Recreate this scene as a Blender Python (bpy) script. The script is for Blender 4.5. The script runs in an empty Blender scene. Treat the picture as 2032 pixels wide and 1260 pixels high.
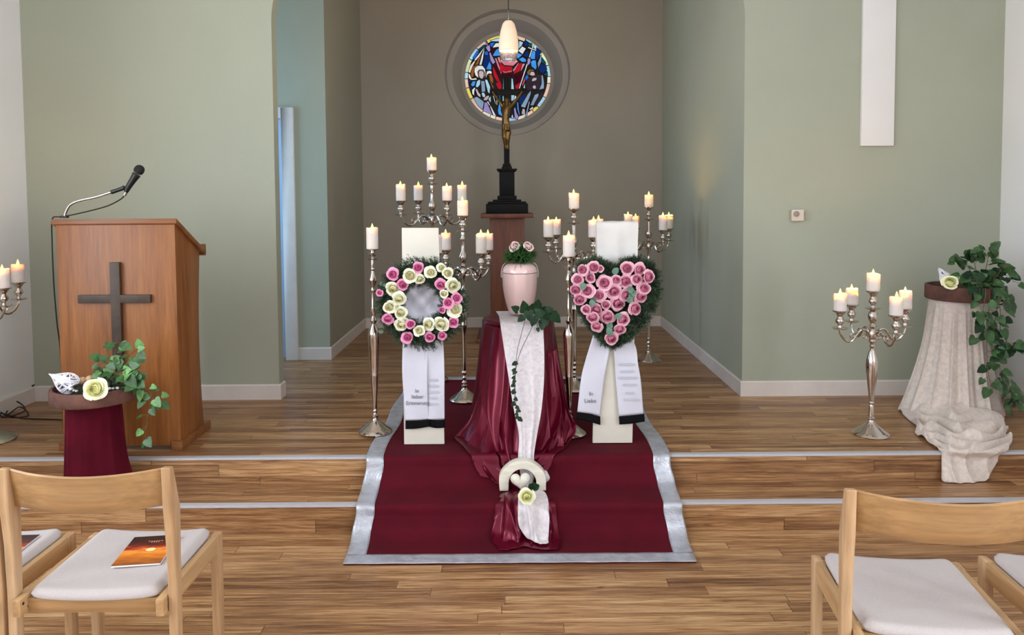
import bpy, bmesh, math, random
import numpy as np
from mathutils import Vector, Matrix
random.seed(7); rng = np.random.default_rng(7)
R = math.radians; PI = math.pi
scene = bpy.context.scene
COL = scene.collection

# ------------------------------------------------------------------ camera
H = 1.65; F = 1500.0; CX, CY = 1016.0, 463.0
RISE = 0.14; ST = 2*RISE            # stage height
D1, D2 = 3.634, 3.912               # the two riser planes
cam_d = bpy.data.cameras.new('camera'); cam = bpy.data.objects.new('camera', cam_d); COL.objects.link(cam)
cam_d.sensor_width = 36.0; cam_d.lens = F/2032*36
CM = Matrix.Rotation(R(90-2.9), 3, 'X') @ Matrix.Rotation(R(-0.4), 3, 'Z')
cam.matrix_world = Matrix.Translation((0, 0, H)) @ CM.to_4x4()
cam_d.shift_x = -(CX-1016)/2032; cam_d.shift_y = -(630-CY)/2032
cam_d.clip_start = 0.05
scene.camera = cam

def ray(px, py):
    return CM @ Vector(((px-CX)/F, -(py-CY)/F, -1))
def PZ(px, py, z):
    d = ray(px, py); t = (z-H)/d.z
    return Vector((d.x*t, d.y*t, z))
def PY(px, py, y):
    d = ray(px, py); t = y/d.y
    return Vector((d.x*t, y, H+d.z*t))

# ------------------------------------------------------------------ mesh builder
def spline(pts, m):
    p = np.asarray(pts, float); n = len(p)
    if n == 2:
        t = np.linspace(0, 1, m)[:, None]; return p[0]*(1-t)+p[1]*t
    t = np.linspace(0, n-1-1e-9, m); i = t.astype(int); f = (t-i)[:, None]
    g = lambda k: p[np.clip(k, 0, n-1)]
    p0, p1, p2, p3 = g(i-1), g(i), g(i+1), g(i+2)
    return .5*((2*p1)+(-p0+p2)*f+(2*p0-5*p1+4*p2-p3)*f*f+(-p0+3*p1-3*p2+p3)*f**3)
def cgrid(rows, nr, nk):
    a = np.array([spline(r, nk) for r in rows])
    return np.stack([spline(a[:, k], nr) for k in range(nk)], 1)
def gnormals(g):
    du = np.gradient(g, axis=1); dv = np.gradient(g, axis=0)
    n = np.cross(du, dv); l = np.linalg.norm(n, axis=2, keepdims=True)
    return n/np.maximum(l, 1e-9)

class MB:
    def __init__(s): s.v = []; s.f = []; s.m = []
    def add(s, vs, fs, mi=0):
        b = len(s.v)
        s.v.extend([tuple(map(float, v)) for v in vs])
        for q in fs: s.f.append(tuple(b+i for i in q)); s.m.append(mi)
        return s
    def box(s, c, d, rot=None, mi=0):
        vs = []
        for z in (-.5, .5):
            for y in (-.5, .5):
                for x in (-.5, .5):
                    v = Vector((x*d[0], y*d[1], z*d[2]))
                    if rot is not None: v = rot @ v
                    vs.append(v+Vector(c))
        return s.add(vs, [(0,2,3,1),(4,5,7,6),(0,1,5,4),(2,6,7,3),(0,4,6,2),(1,3,7,5)], mi)
    def bx(s, x0, x1, y0, y1, z0, z1, mi=0):
        return s.box(((x0+x1)/2, (y0+y1)/2, (z0+z1)/2), (x1-x0, y1-y0, z1-z0), mi=mi)
    def lathe(s, prof, n=24, c=(0,0,0), mi=0, M=None, cap=True):
        vs = []; fs = []
        for r, z in prof:
            for k in range(n):
                a = 2*PI*k/n; v = Vector((r*math.cos(a), r*math.sin(a), z))
                if M is not None: v = M @ v
                vs.append(v+Vector(c))
        for i in range(len(prof)-1):
            for k in range(n):
                k2 = (k+1) % n
                fs.append((i*n+k, i*n+k2, (i+1)*n+k2, (i+1)*n+k))
        if cap:
            if prof[0][0] > 1e-5: fs.append(tuple(range(n-1, -1, -1)))
            if prof[-1][0] > 1e-5: fs.append(tuple((len(prof)-1)*n+k for k in range(n)))
        return s.add(vs, fs, mi)
    def tube(s, pts, r, n=8, mi=0, closed=False, flat=1.0):
        p = [Vector(q) for q in pts]; m = len(p); vs = []; fs = []
        rs = r if hasattr(r, '__len__') else [r]*m
        up = None
        for i in range(m):
            a = p[(i-1) % m] if (closed or i > 0) else p[i]
            b = p[(i+1) % m] if (closed or i < m-1) else p[i]
            t = (b-a); t = t.normalized() if t.length > 1e-9 else Vector((0,0,1))
            if up is None:
                up = t.cross(Vector((0,0,1)));
                if up.length < 1e-3: up = t.cross(Vector((0,1,0)))
                up.normalize()
            up = (up-t*up.dot(t));
            up = up.normalized() if up.length > 1e-6 else t.orthogonal().normalized()
            w = t.cross(up)
            for k in range(n):
                q = 2*PI*k/n; vs.append(p[i]+up*(rs[i]*math.cos(q))+w*(rs[i]*flat*math.sin(q)))
        for i in range(m if closed else m-1):
            i2 = (i+1) % m
            for k in range(n):
                k2 = (k+1) % n; fs.append((i*n+k, i*n+k2, i2*n+k2, i2*n+k))
        if not closed:
            fs.append(tuple(range(n-1, -1, -1))); fs.append(tuple((m-1)*n+k for k in range(n)))
        return s.add(vs, fs, mi)
    def grid(s, g, closed=False, mi=0):
        nr, nk = g.shape[:2]; fs = []
        for i in range(nr-1):
            for k in range(nk if closed else nk-1):
                k2 = (k+1) % nk; fs.append((i*nk+k, i*nk+k2, (i+1)*nk+k2, (i+1)*nk+k))
        return s.add(g.reshape(-1, 3), fs, mi)
    def ball(s, c, r, nu=16, nv=10, mi=0, M=None):
        rr = r if hasattr(r, '__len__') else (r, r, r); vs = []; fs = []
        for i in range(nv+1):
            th = PI*i/nv
            for k in range(nu):
                a = 2*PI*k/nu
                v = Vector((rr[0]*math.sin(th)*math.cos(a), rr[1]*math.sin(th)*math.sin(a), -rr[2]*math.cos(th)))
                if M is not None: v = M @ v
                vs.append(v+Vector(c))
        for i in range(nv):
            for k in range(nu):
                k2 = (k+1) % nu; fs.append((i*nu+k, i*nu+k2, (i+1)*nu+k2, (i+1)*nu+k))
        return s.add(vs, fs, mi)
    def extrude(s, poly, axis, a, b, mi=0):
        """poly: list of 2D points; axis: the coordinate it is swept along from a to b"""
        n = len(poly); vs = []
        for t in (a, b):
            for (u, v) in poly:
                vs.append({'x': (t, u, v), 'y': (u, t, v), 'z': (u, v, t)}[axis])
        fs = [tuple(range(n-1, -1, -1)), tuple(range(n, 2*n))]
        for k in range(n): k2 = (k+1) % n; fs.append((k, k2, n+k2, n+k))
        return s.add(vs, fs, mi)
    def build(s, name, mats, parent=None, bevel=0, smooth=40, solid=0, seg=2, loc=None, recalc=True):
        me = bpy.data.meshes.new(name)
        me.from_pydata(s.v, [], s.f)
        mats = mats if isinstance(mats, (list, tuple)) else [mats]
        for m in mats: me.materials.append(m)
        me.polygons.foreach_set('material_index', s.m)
        if recalc or bevel:
            bm = bmesh.new(); bm.from_mesh(me)
            bmesh.ops.remove_doubles(bm, verts=bm.verts, dist=1e-6)
            if recalc: bmesh.ops.recalc_face_normals(bm, faces=bm.faces)
            if bevel:
                es = [e for e in bm.edges if len(e.link_faces) == 2 and e.calc_face_angle(0) > R(35)]
                bmesh.ops.bevel(bm, geom=es, offset=bevel, segments=seg, profile=.6, affect='EDGES', clamp_overlap=True)
            bm.to_mesh(me); bm.free()
        me.update()
        if smooth:
            me.shade_smooth(); me.set_sharp_from_angle(angle=R(smooth))
        o = bpy.data.objects.new(name, me); COL.objects.link(o)
        if parent is not None: o.parent = parent
        if loc is not None: o.location = loc
        if solid:
            md = o.modifiers.new('solidify', 'SOLIDIFY'); md.thickness = solid; md.offset = 0
        return o

def tag(o, label, cat, group=None, kind=None):
    o['label'] = label; o['category'] = cat
    if group: o['group'] = group
    if kind: o['kind'] = kind
    return o
def thing(name, label, cat, loc=(0,0,0), rotz=0, group=None):
    o = bpy.data.objects.new(name, None); COL.objects.link(o)
    o.location = loc; o.rotation_euler = (0, 0, rotz); o.empty_display_size = .05
    return tag(o, label, cat, group)
def struct(name, mb, m, parent=None, **k):
    o = mb.build(name, m, parent, **k)
    if parent is None: o['kind'] = 'structure'
    return o
def copy_tree(o, parent=None):
    c = o.copy(); COL.objects.link(c)
    if parent is not None: c.parent = parent
    for ch in [x for x in bpy.data.objects if x.parent == o]: copy_tree(ch, c)
    return c
def plabel(o, t): o['label'] = t; return o

# ------------------------------------------------------------------ materials
def lin(c):
    return tuple(((x/255)/12.92 if x/255 <= .04045 else ((x/255+.055)/1.055)**2.4) for x in c)
def c4(c): return (*lin(c), 1)
class NT:
    def __init__(s, name):
        s.m = bpy.data.materials.new(name); s.m.use_nodes = True
        s.t = s.m.node_tree; s.n = s.t.nodes; s.l = s.t.links
        s.b = s.n['Principled BSDF']; s.out = s.n['Material Output']
    def new(s, ty, **k):
        x = s.n.new(ty)
        for a, v in k.items(): setattr(x, a, v)
        return x
    def set(s, **k):
        for a, v in k.items():
            s.b.inputs[a.replace('_', ' ')].default_value = v
    def coord(s, scale=(1,1,1), rot=(0,0,0), kind='Object'):
        tc = s.new('ShaderNodeTexCoord'); mp = s.new('ShaderNodeMapping')
        mp.inputs['Scale'].default_value = scale; mp.inputs['Rotation'].default_value = rot
        s.l.new(tc.outputs[kind], mp.inputs['Vector']); return mp.outputs['Vector']
    def noise(s, vec, scale, detail=4, rough=.55, dist=0):
        x = s.new('ShaderNodeTexNoise'); x.inputs['Scale'].default_value = scale
        x.inputs['Detail'].default_value = detail; x.inputs['Roughness'].default_value = rough
        x.inputs['Distortion'].default_value = dist
        s.l.new(vec, x.inputs['Vector']); return x.outputs['Fac']
    def ramp(s, fac, stops):
        x = s.new('ShaderNodeValToRGB'); e = x.color_ramp.elements
        while len(e) < len(stops): e.new(.5)
        for i, (p, c) in enumerate(stops): e[i].position = p; e[i].color = c4(c)
        s.l.new(fac, x.inputs['Fac']); return x.outputs['Color']
    def math(s, op, a, b=None, c=None):
        x = s.new('ShaderNodeMath', operation=op)
        for i, v in enumerate((a, b, c)):
            if v is None: continue
            if isinstance(v, (int, float)): x.inputs[i].default_value = v
            else: s.l.new(v, x.inputs[i])
        return x.outputs[0]
    def mix(s, fac, a, b, mode='MIX'):
        x = s.new('ShaderNodeMix', data_type='RGBA', blend_type=mode)
        for sock, v in ((0, fac), (6, a), (7, b)):
            if isinstance(v, (int, float)): x.inputs[sock].default_value = v
            elif isinstance(v, tuple): x.inputs[sock].default_value = v
            else: s.l.new(v, x.inputs[sock])
        return x.outputs[2]
    def base(s, c): s.l.new(c, s.b.inputs['Base Color'])
    def bump(s, h, strength=.2, dist=.01):
        x = s.new('ShaderNodeBump'); x.inputs['Strength'].default_value = strength; x.inputs['Distance'].default_value = dist
        s.l.new(h, x.inputs['Height']); s.l.new(x.outputs['Normal'], s.b.inputs['Normal'])

def simple(name, col, rough=.5, metal=0, var=.08, scale=8, bump=0, bscale=60, stretch=(1,1,1), **k):
    t = NT(name); t.set(Roughness=rough, Metallic=metal)
    v = t.coord(stretch); f = t.noise(v, scale)
    a = tuple(max(0, x*(1-var)) for x in col); b = tuple(min(255, x*(1+var)) for x in col)
    t.base(t.ramp(f, [(.3, a), (.7, b)]))
    if bump: t.bump(t.noise(v, bscale, 3), bump, .004)
    for kk, vv in k.items(): t.b.inputs[kk.replace('_', ' ')].default_value = vv
    return t.m
def wall_paint(name, col):
    t = NT(name); t.set(Roughness=.62); v = t.coord()
    f = t.noise(v, 1.2, 3)
    t.base(t.ramp(f, [(.3, tuple(x*.985 for x in col)), (.7, tuple(min(255, x*1.015) for x in col))]))
    t.bump(t.noise(v, 160, 3), .25, .002); return t.m
def wood(name, dark, mid, light, axis='z', rough=.4, sc=1.0):
    t = NT(name); t.set(Roughness=rough)
    st = {'x': (.6, 9, 9), 'y': (9, .6, 9), 'z': (9, 9, .6)}[axis]
    v = t.coord(tuple(q*sc for q in st))
    f = t.noise(v, 1.5, 6, .6, .6); g = t.noise(v, 9, 3, .6)
    c = t.ramp(f, [(.28, dark), (.5, mid), (.74, light)])
    c2 = t.ramp(g, [(.3, (205, 205, 205)), (.7, (255, 255, 255))])
    t.base(t.mix(.8, c, c2, 'MULTIPLY')); t.bump(g, .05, .002); return t.m

M = {}
def plank_floor():
    t = NT('laminate'); t.set(Roughness=.36)
    tc = t.new('ShaderNodeTexCoord'); sp = t.new('ShaderNodeSeparateXYZ'); t.l.new(tc.outputs['Object'], sp.inputs[0])
    x = sp.outputs['X']; yz = t.math('ADD', sp.outputs['Y'], sp.outputs['Z'])
    ROW, LEN = .066, 1.15
    ry = t.math('DIVIDE', t.math('ADD', yz, 20.0), ROW); row = t.math('FLOOR', ry)
    w1 = t.new('ShaderNodeTexWhiteNoise', noise_dimensions='1D'); t.l.new(row, w1.inputs['W'])
    cxx = t.math('ADD', t.math('DIVIDE', t.math('ADD', x, 20.0), LEN), t.math('MULTIPLY', w1.outputs['Value'], 7.3))
    colm = t.math('FLOOR', cxx)
    cv = t.new('ShaderNodeCombineXYZ'); t.l.new(row, cv.inputs[0]); t.l.new(colm, cv.inputs[1])
    w2 = t.new('ShaderNodeTexWhiteNoise', noise_dimensions='3D'); t.l.new(cv.outputs[0], w2.inputs['Vector'])
    rnd = w2.outputs['Value']
    gv = t.new('ShaderNodeCombineXYZ')
    t.l.new(t.math('MULTIPLY', x, 1.5), gv.inputs[0]); t.l.new(t.math('MULTIPLY', yz, 30.0), gv.inputs[1])
    t.l.new(t.math('MULTIPLY', rnd, 37.0), gv.inputs[2])
    g = t.noise(gv.outputs[0], 1.0, 6, .62, 1.1)
    gv2 = t.new('ShaderNodeCombineXYZ')
    t.l.new(t.math('MULTIPLY', x, 6.0), gv2.inputs[0]); t.l.new(t.math('MULTIPLY', yz, 130.0), gv2.inputs[1]); t.l.new(rnd, gv2.inputs[2])
    g2 = t.noise(gv2.outputs[0], 1.0, 3, .6)
    fac = t.math('ADD', t.math('MULTIPLY', g, .95), t.math('MULTIPLY', t.math('SUBTRACT', rnd, .5), .24))
    c = t.ramp(fac, [(.18, (100, 64, 38)), (.38, (150, 108, 71)), (.52, (182, 139, 95)), (.64, (204, 163, 116)), (.8, (224, 192, 148))])
    c = t.mix(.7, c, t.ramp(g2, [(.3, (176, 166, 158)), (.62, (255, 255, 255))]), 'MULTIPLY')
    gv3 = t.new('ShaderNodeCombineXYZ')
    t.l.new(t.math('MULTIPLY', x, 3.2), gv3.inputs[0]); t.l.new(t.math('MULTIPLY', yz, 62.0), gv3.inputs[1]); t.l.new(t.math('MULTIPLY', rnd, 11.0), gv3.inputs[2])
    g3 = t.noise(gv3.outputs[0], 1.0, 4, .6, 1.6)
    c = t.mix(.75, c, t.ramp(g3, [(.30, (150, 118, 92)), (.42, (232, 222, 212)), (.55, (255, 255, 255))]), 'MULTIPLY')
    gv4 = t.new('ShaderNodeCombineXYZ')
    t.l.new(t.math('MULTIPLY', x, 4.5), gv4.inputs[0]); t.l.new(t.math('MULTIPLY', yz, 14.0), gv4.inputs[1])
    g4 = t.noise(gv4.outputs[0], 1.0, 2, .5)
    c = t.mix(.8, c, t.ramp(g4, [(.20, (112, 80, 58)), (.27, (255, 255, 255))]), 'MULTIPLY')
    fr = t.math('FRACT', ry); fc = t.math('FRACT', cxx)
    seam = t.math('MAXIMUM', t.math('LESS_THAN', fr, .03), t.math('LESS_THAN', fc, .004))
    c = t.mix(t.math('MULTIPLY', seam, .55), c, c4((78, 50, 28)))
    t.base(c)
    t.l.new(t.math('ADD', t.math('MULTIPLY', g2, .12), .30), t.b.inputs['Roughness'])
    t.bump(g2, .03, .001)
    return t.m
M['floor'] = plank_floor()
M['green'] = wall_paint('sage_paint', (170, 175, 157))
M['greige_green'] = wall_paint('grey_green_paint', (160, 158, 141))
M['greige'] = wall_paint('greige_paint', (168, 160, 146))
M['white_wall'] = wall_paint('white_paint', (236, 235, 234))
M['base'] = simple('baseboard_white', (222, 214, 207), .45, var=.02)
M['white_trim'] = simple('trim_white', (230, 229, 228), .4, var=.02)
M['reveal'] = wall_paint('reveal_paint', (172, 166, 158))
M['nosing'] = simple('aluminium_nosing', (204, 206, 214), .38, .35, var=.05, scale=30, stretch=(1, 30, 30))
M['lect'] = wood('beech_veneer', (120, 68, 30), (150, 91, 43), (168, 108, 56), 'z', .42, .9)
M['lect_h'] = wood('beech_edge', (110, 64, 34), (140, 86, 46), (156, 100, 56), 'x', .42)
M['pillar'] = wood('pillar_wood', (92, 44, 24), (116, 60, 32), (132, 72, 40), 'z', .45)
M['beech'] = wood('chair_beech', (174, 132, 92), (198, 158, 116), (216, 182, 144), 'z', .38, .8)
M['beech_x'] = wood('chair_beech_across', (164, 122, 78), (186, 145, 98), (202, 164, 120), 'x', .36, .7)
M['beech_y'] = wood('chair_beech_rail', (174, 132, 88), (198, 158, 112), (216, 182, 138), 'y', .38, .8)
M['darkwood'] = simple('dark_wood', (62, 46, 34), .5, var=.15, scale=20)
M['black'] = simple('black_plastic', (20, 20, 22), .4, var=.1)
M['ebony'] = simple('ebonised_wood', (9, 8, 8), .55, var=.2, Specular_IOR_Level=.2)
M['chrome'] = simple('chrome', (205, 205, 205), .15, 1, var=.02)
M['silver'] = simple('polished_nickel', (200, 190, 180), .13, 1, var=.06, scale=14)
M['bronze'] = simple('bronze', (122, 94, 56), .38, .75, var=.25, scale=30)
M['seat'] = simple('grey_upholstery', (192, 183, 181), .92, var=.05, scale=420, bump=.35, bscale=700)
M['carpet'] = simple('burgundy_cloth', (82, 5, 24), .9, var=.08, scale=5, bump=.2, bscale=400, Specular_IOR_Level=.2)
M['velvet'] = simple('burgundy_velvet', (78, 3, 24), .85, var=.1, scale=9, bump=.1, bscale=60, Sheen_Weight=.12, Sheen_Roughness=.35, Specular_IOR_Level=.15)
for k in ('velvet',):
    M[k].node_tree.nodes['Principled BSDF'].inputs['Sheen Tint'].default_value = (.6, .08, .2, 1)
M['satin'] = simple('burgundy_satin', (104, 6, 38), .27, .45, var=.06, scale=6, bump=.08, bscale=40)
def silver_cloth():
    t = NT('silver_satin'); t.set(Roughness=.38, Metallic=.45); v = t.coord()
    f = t.noise(v, 18, 4); t.base(t.ramp(f, [(.3, (172, 176, 186)), (.7, (206, 210, 220))]))
    t.bump(t.noise(v, 26, 4, .6, .8), .5, .012); return t.m
M['silvercloth'] = silver_cloth()
def crushed(name, col, rough=.5, sheen=.5, amt=.22):
    t = NT(name); t.set(Roughness=rough); v = t.coord()
    f = t.noise(v, 45, 4, .55, .6)
    t.base(t.ramp(f, [(.32, tuple(x*(1-amt) for x in col)), (.62, col)]))
    t.b.inputs['Sheen Weight'].default_value = sheen; t.b.inputs['Sheen Roughness'].default_value = .4
    t.bump(t.noise(v, 55, 3, .5, .4), .10, .004); return t.m
M['cream_velvet'] = crushed('cream_velvet', (222, 208, 198), .5, .35, .09)
M['white_velvet'] = crushed('white_velvet', (222, 214, 217), .42, .25, .10)
M['ribbon'] = simple('white_ribbon', (208, 207, 219), .4, var=.02, scale=6, bump=.06, bscale=25)
M['board'] = simple('white_board', (222, 216, 203), .6, var=.03, scale=5)
M['boardcloth'] = simple('white_muslin', (218, 215, 212), .75, var=.03, scale=7, bump=.15, bscale=25)
M['fringe'] = simple('black_fringe', (7, 7, 11), .75, var=.3, scale=120, bump=.4, bscale=200, Specular_IOR_Level=.15)
M['ink'] = simple('grey_ink', (120, 120, 126), .7, var=.05)
M['faint'] = simple('faint_ink', (190, 189, 202), .6, var=.03)
M['fir'] = simple('fir_needles', (46, 66, 44), .55, var=.4, scale=14)
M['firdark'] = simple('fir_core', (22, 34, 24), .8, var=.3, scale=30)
M['fern'] = simple('fern_green', (52, 94, 42), .55, var=.3, scale=30)
M['ivy'] = simple('ivy_leaf', (48, 82, 40), .45, var=.35, scale=22)
M['ivydark'] = simple('dark_ivy_leaf', (24, 52, 28), .5, var=.3, scale=25, Specular_IOR_Level=.25)
M['euca'] = simple('eucalyptus_leaf', (92, 122, 104), .55, var=.15, scale=25)
M['stem'] = simple('stem', (98, 84, 54), .6, var=.2, scale=30)
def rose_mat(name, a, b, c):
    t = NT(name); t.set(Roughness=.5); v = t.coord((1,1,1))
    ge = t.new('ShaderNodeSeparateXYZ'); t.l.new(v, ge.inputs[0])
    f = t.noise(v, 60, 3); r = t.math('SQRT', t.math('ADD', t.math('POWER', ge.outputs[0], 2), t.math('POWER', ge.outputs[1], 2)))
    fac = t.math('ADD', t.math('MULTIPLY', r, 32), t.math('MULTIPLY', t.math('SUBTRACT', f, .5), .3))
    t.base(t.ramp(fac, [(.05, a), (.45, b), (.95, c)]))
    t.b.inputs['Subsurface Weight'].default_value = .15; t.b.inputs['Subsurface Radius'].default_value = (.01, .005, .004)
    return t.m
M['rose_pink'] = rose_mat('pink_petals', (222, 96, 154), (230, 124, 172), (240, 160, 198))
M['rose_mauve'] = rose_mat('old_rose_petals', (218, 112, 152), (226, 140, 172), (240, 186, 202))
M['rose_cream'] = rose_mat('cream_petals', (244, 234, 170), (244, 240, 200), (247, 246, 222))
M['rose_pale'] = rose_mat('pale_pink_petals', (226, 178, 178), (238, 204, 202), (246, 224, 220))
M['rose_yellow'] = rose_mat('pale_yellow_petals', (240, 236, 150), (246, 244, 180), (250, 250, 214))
M['urn'] = simple('pearl_pink_lacquer', (250, 216, 213), .28, .12, var=.02, scale=5, Coat_Weight=.5, Coat_Roughness=.15)
M['suede'] = simple('brown_felt', (98, 66, 56), .9, var=.18, scale=14, bump=.3, bscale=140)
M['soil'] = simple('dark_soil', (48, 36, 30), .95, var=.4, scale=60, bump=.6, bscale=80)
M['wicker'] = simple('white_wicker', (232, 230, 238), .6, var=.05, scale=40)
M['ballwood'] = simple('pale_wood', (214, 178, 140), .5, var=.1, scale=25)
M['pebble'] = simple('silver_pebble', (190, 188, 184), .2, .5, var=.1)
M['ceramic'] = simple('cream_stone', (226, 222, 206), .35, var=.05, scale=14, stretch=(1, 1, 4), bump=.3, bscale=22)
M['heart'] = simple('polished_stone', (222, 218, 204), .16, var=.05, scale=20)
M['cable'] = simple('black_cable', (24, 23, 24), .5, var=.1)
M['plastic_cream'] = simple('cream_plastic', (222, 208, 192), .45, var=.02)
M['grille'] = simple('grey_dial', (150, 140, 130), .5, var=.05)
def wax_mat():
    t = NT('candle_wax'); t.set(Roughness=.45); v = t.coord()
    t.base(t.ramp(t.noise(v, 12, 2), [(.3, (224, 215, 209)), (.7, (232, 223, 217))]))
    t.b.inputs['Subsurface Weight'].default_value = .85
    t.b.inputs['Subsurface Radius'].default_value = (.0085, .0062, .0010); t.b.inputs['Subsurface Scale'].default_value = 1.0
    return t.m
M['wax'] = wax_mat()
def emit(name, col, s, var=0):
    t = NT(name); t.n.remove(t.b); e = t.new('ShaderNodeEmission'); e.inputs['Strength'].default_value = s
    if var:
        f = t.noise(t.coord(), 9, 4)
        c = t.ramp(f, [(.3, tuple(x*(1-var) for x in col)), (.7, tuple(min(255, x*(1+var*.6)) for x in col))])
        t.l.new(c, e.inputs['Color'])
    else: e.inputs['Color'].default_value = c4(col)
    t.l.new(e.outputs[0], t.out.inputs['Surface']); return t.m
M['flame'] = emit('flame', (255, 186, 92), 7)
M['wick'] = M['black']
def opal():
    t = NT('opal_glass'); t.set(Roughness=.3)
    t.b.inputs['Base Color'].default_value = c4((246, 226, 204))
    t.b.inputs['Emission Color'].default_value = c4((252, 208, 170)); t.b.inputs['Emission Strength'].default_value = .42
    return t.m
M['opal'] = opal()
def glass():
    t = NT('clear_glass'); t.set(Roughness=.03, IOR=1.45); t.b.inputs['Transmission Weight'].default_value = 1.0
    t.b.inputs['Base Color'].default_value = (.95, .95, .97, 1); t.bump(t.noise(t.coord(), 45, 3), .6, .01); return t.m
M['glass'] = glass()
# ------------------------------------------------------------------ the room
XL, XR = -3.24, 3.27; YF = 5.06; YB = 7.81; YC = 6.30; NL, NR = -1.535, 1.55; TOP = 4.0; YREAR = -6.0
PIL_L = PZ(549.5, 797, ST).x; TH = .10
# floors and steps
b = MB().bx(XL, XR, YREAR, D1, -.1, 0); struct('floor', b, M['floor'], smooth=0)
b = MB().bx(XL, XR, D1, D2, -.1, RISE); struct('floor_step', b, M['floor'], smooth=0)
b = MB().bx(XL, XR, D2, YB+.05, -.1, ST); struct('floor_stage', b, M['floor'], smooth=0)
def nosing(name, y, z):
    b = MB().extrude([(y-.006, z-.010), (y-.006, z+.003), (y+.026, z+.003), (y+.026, z+.0005), (y-.001, z-.002), (y-.001, z-.010)], 'x', XL, XR)
    struct(name, b, M['nosing'], smooth=0)
nosing('trim_1', D1, RISE); nosing('trim_2', D2, ST)

# side walls with window openings beside the seats
def side_wall(name, x0, x1, wins):
    b = MB(); ys = [YREAR]+[v for w in wins for v in w]+[YF+TH]
    for i in range(len(ys)-1):
        if i % 2 == 0: b.bx(x0, x1, ys[i], ys[i+1], -.1, TOP)
        else: b.bx(x0, x1, ys[i], ys[i+1], -.1, .95); b.bx(x0, x1, ys[i], ys[i+1], 3.1, TOP)
    struct(name, b, M['white_wall'], smooth=0)
WINS = [(-4.6, -3.2), (-2.4, -1.0), (-.2, 1.2), (1.7, 2.9)]
WINR = [(-4.6, -3.2), (-2.4, -1.0), (-.2, 1.2)]
side_wall('wall_left', XL-.25, XL, WINS); side_wall('wall_right', XR, XR+.25, WINR)
nwin = 1
for wins, x in ((WINS, XL-.12), (WINR, XR+.12)):
    for (a, c) in wins:
        nwin += 1; f = MB(); t = .06
        f.bx(x-.03, x+.03, a, a+t, .95, 3.1); f.bx(x-.03, x+.03, c-t, c, .95, 3.1)
        f.bx(x-.03, x+.03, a, c, .95, .95+t); f.bx(x-.03, x+.03, a, c, 3.1-t, 3.1); f.bx(x-.02, x+.02, (a+c)/2-.03, (a+c)/2+.03, .95, 3.1)
        struct('window_%d' % nwin, f, M['white_trim'], smooth=0)
b = MB().bx(XL-.25, XR+.25, YREAR-.2, YREAR, -.1, TOP); struct('wall_rear', b, M['white_wall'], smooth=0)
b = MB().bx(XL-.25, XR+.25, YREAR-.2, YF+TH, TOP, TOP+.15); struct('ceiling', b, M['white_wall'], smooth=0)

# front wall with the arched opening
SPR = PY(538, 44, YF).z; AB = 1.0; ac = (PIL_L+NR)/2; aw = (NR-PIL_L)/2
b = MB()
b.bx(XL, PIL_L, YF, YF+TH, ST-.3, SPR); b.bx(NR, XR, YF, YF+TH, ST-.3, SPR)
N = 48; vs = []; fs = []
for i in range(N+1):
    a = PI-PI*i/N; x = ac+aw*math.cos(a); z = SPR+AB*math.sin(a)
    for y in (YF, YF+TH): vs += [(x, y, z), (x, y, TOP+.1)]
for i in range(N):
    q = 4*i; w = q+4
    fs += [(q, w, w+1, q+1), (q+2, q+3, w+3, w+2), (q, q+2, w+2, w)]
b.add(vs, fs)
b.bx(XL, PIL_L, YF, YF+TH, SPR, TOP+.1); b.bx(NR, XR, YF, YF+TH, SPR, TOP+.1)
struct('wall_front', b, M['green'], smooth=30, recalc=False)

# niche
b = MB().bx(NR, NR+.15, YF+TH, YB, ST-.1, TOP); struct('wall_niche_right', b, M['green'], smooth=0)
b = MB().bx(NL-.003, NL, YC+.0005, YB, ST-.1, TOP); struct('wall_niche_left', b, M['greige_green'], smooth=0)
DX = PZ(595, 712, ST).x; DI = PZ(570, 713, ST).x; DW = .90; DH = 2.02+ST
b = MB(); b.bx(DX-.02, NL-.0005, YC, YC+.15, ST-.1, TOP); b.bx(XL-.25, DX-.02, YC, YC+.15, DH+.05, TOP); b.bx(XL-.25, DI-DW-.09, YC, YC+.15, ST-.1, TOP)
struct('wall_passage', b, M['green'], smooth=0)
b = MB(); b.bx(XL-.25, XL-.02, YF+TH, YC, ST-.1, TOP); struct('wall_passage_left', b, M['white_wall'], smooth=0)
b = MB().bx(XL-.25, NR+.15, YF+TH, YB+.4, TOP-.02, TOP+.12); struct('ceiling_niche', b, M['white_wall'], smooth=0)
# back wall with the round splayed window opening
WX, WZ = PY(1007, 144, YB).x, PY(1007, 144, YB).z
b = MB(); x0, x1, z0, z1 = NL-.2, NR+.2, ST-.1, TOP; R0 = .643
angs = sorted([2*PI*i/96 for i in range(96)]+[math.atan2(z-WZ, x-WX) % (2*PI) for x in (x0, x1) for z in (z0, z1)])
vs = []
for a in angs:
    c, s = math.cos(a), math.sin(a); t = 1e9
    if c > 1e-9: t = min(t, (x1-WX)/c)
    if c < -1e-9: t = min(t, (x0-WX)/c)
    if s > 1e-9: t = min(t, (z1-WZ)/s)
    if s < -1e-9: t = min(t, (z0-WZ)/s)
    vs += [(WX+R0*c, YB, WZ+R0*s), (WX+t*c, YB, WZ+t*s)]
n = len(angs); b.add(vs, [(2*i, 2*((i+1) % n), 2*((i+1) % n)+1, 2*i+1) for i in range(n)])
struct('wall_niche_back', b, M['greige'], smooth=30)
MW = Matrix.Rotation(R(-90), 3, 'X')     # local z -> +y
b = MB().lathe([(R0, 0), (R0-.012, .10), (.575, .115), (.568, .125), (.502, .335), (.496, .345), (.458, .348), (.458, .40)], 96, (WX, YB, WZ), M=MW, cap=False)
struct('wall_window_reveal', b, M['reveal'], smooth=35)
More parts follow.
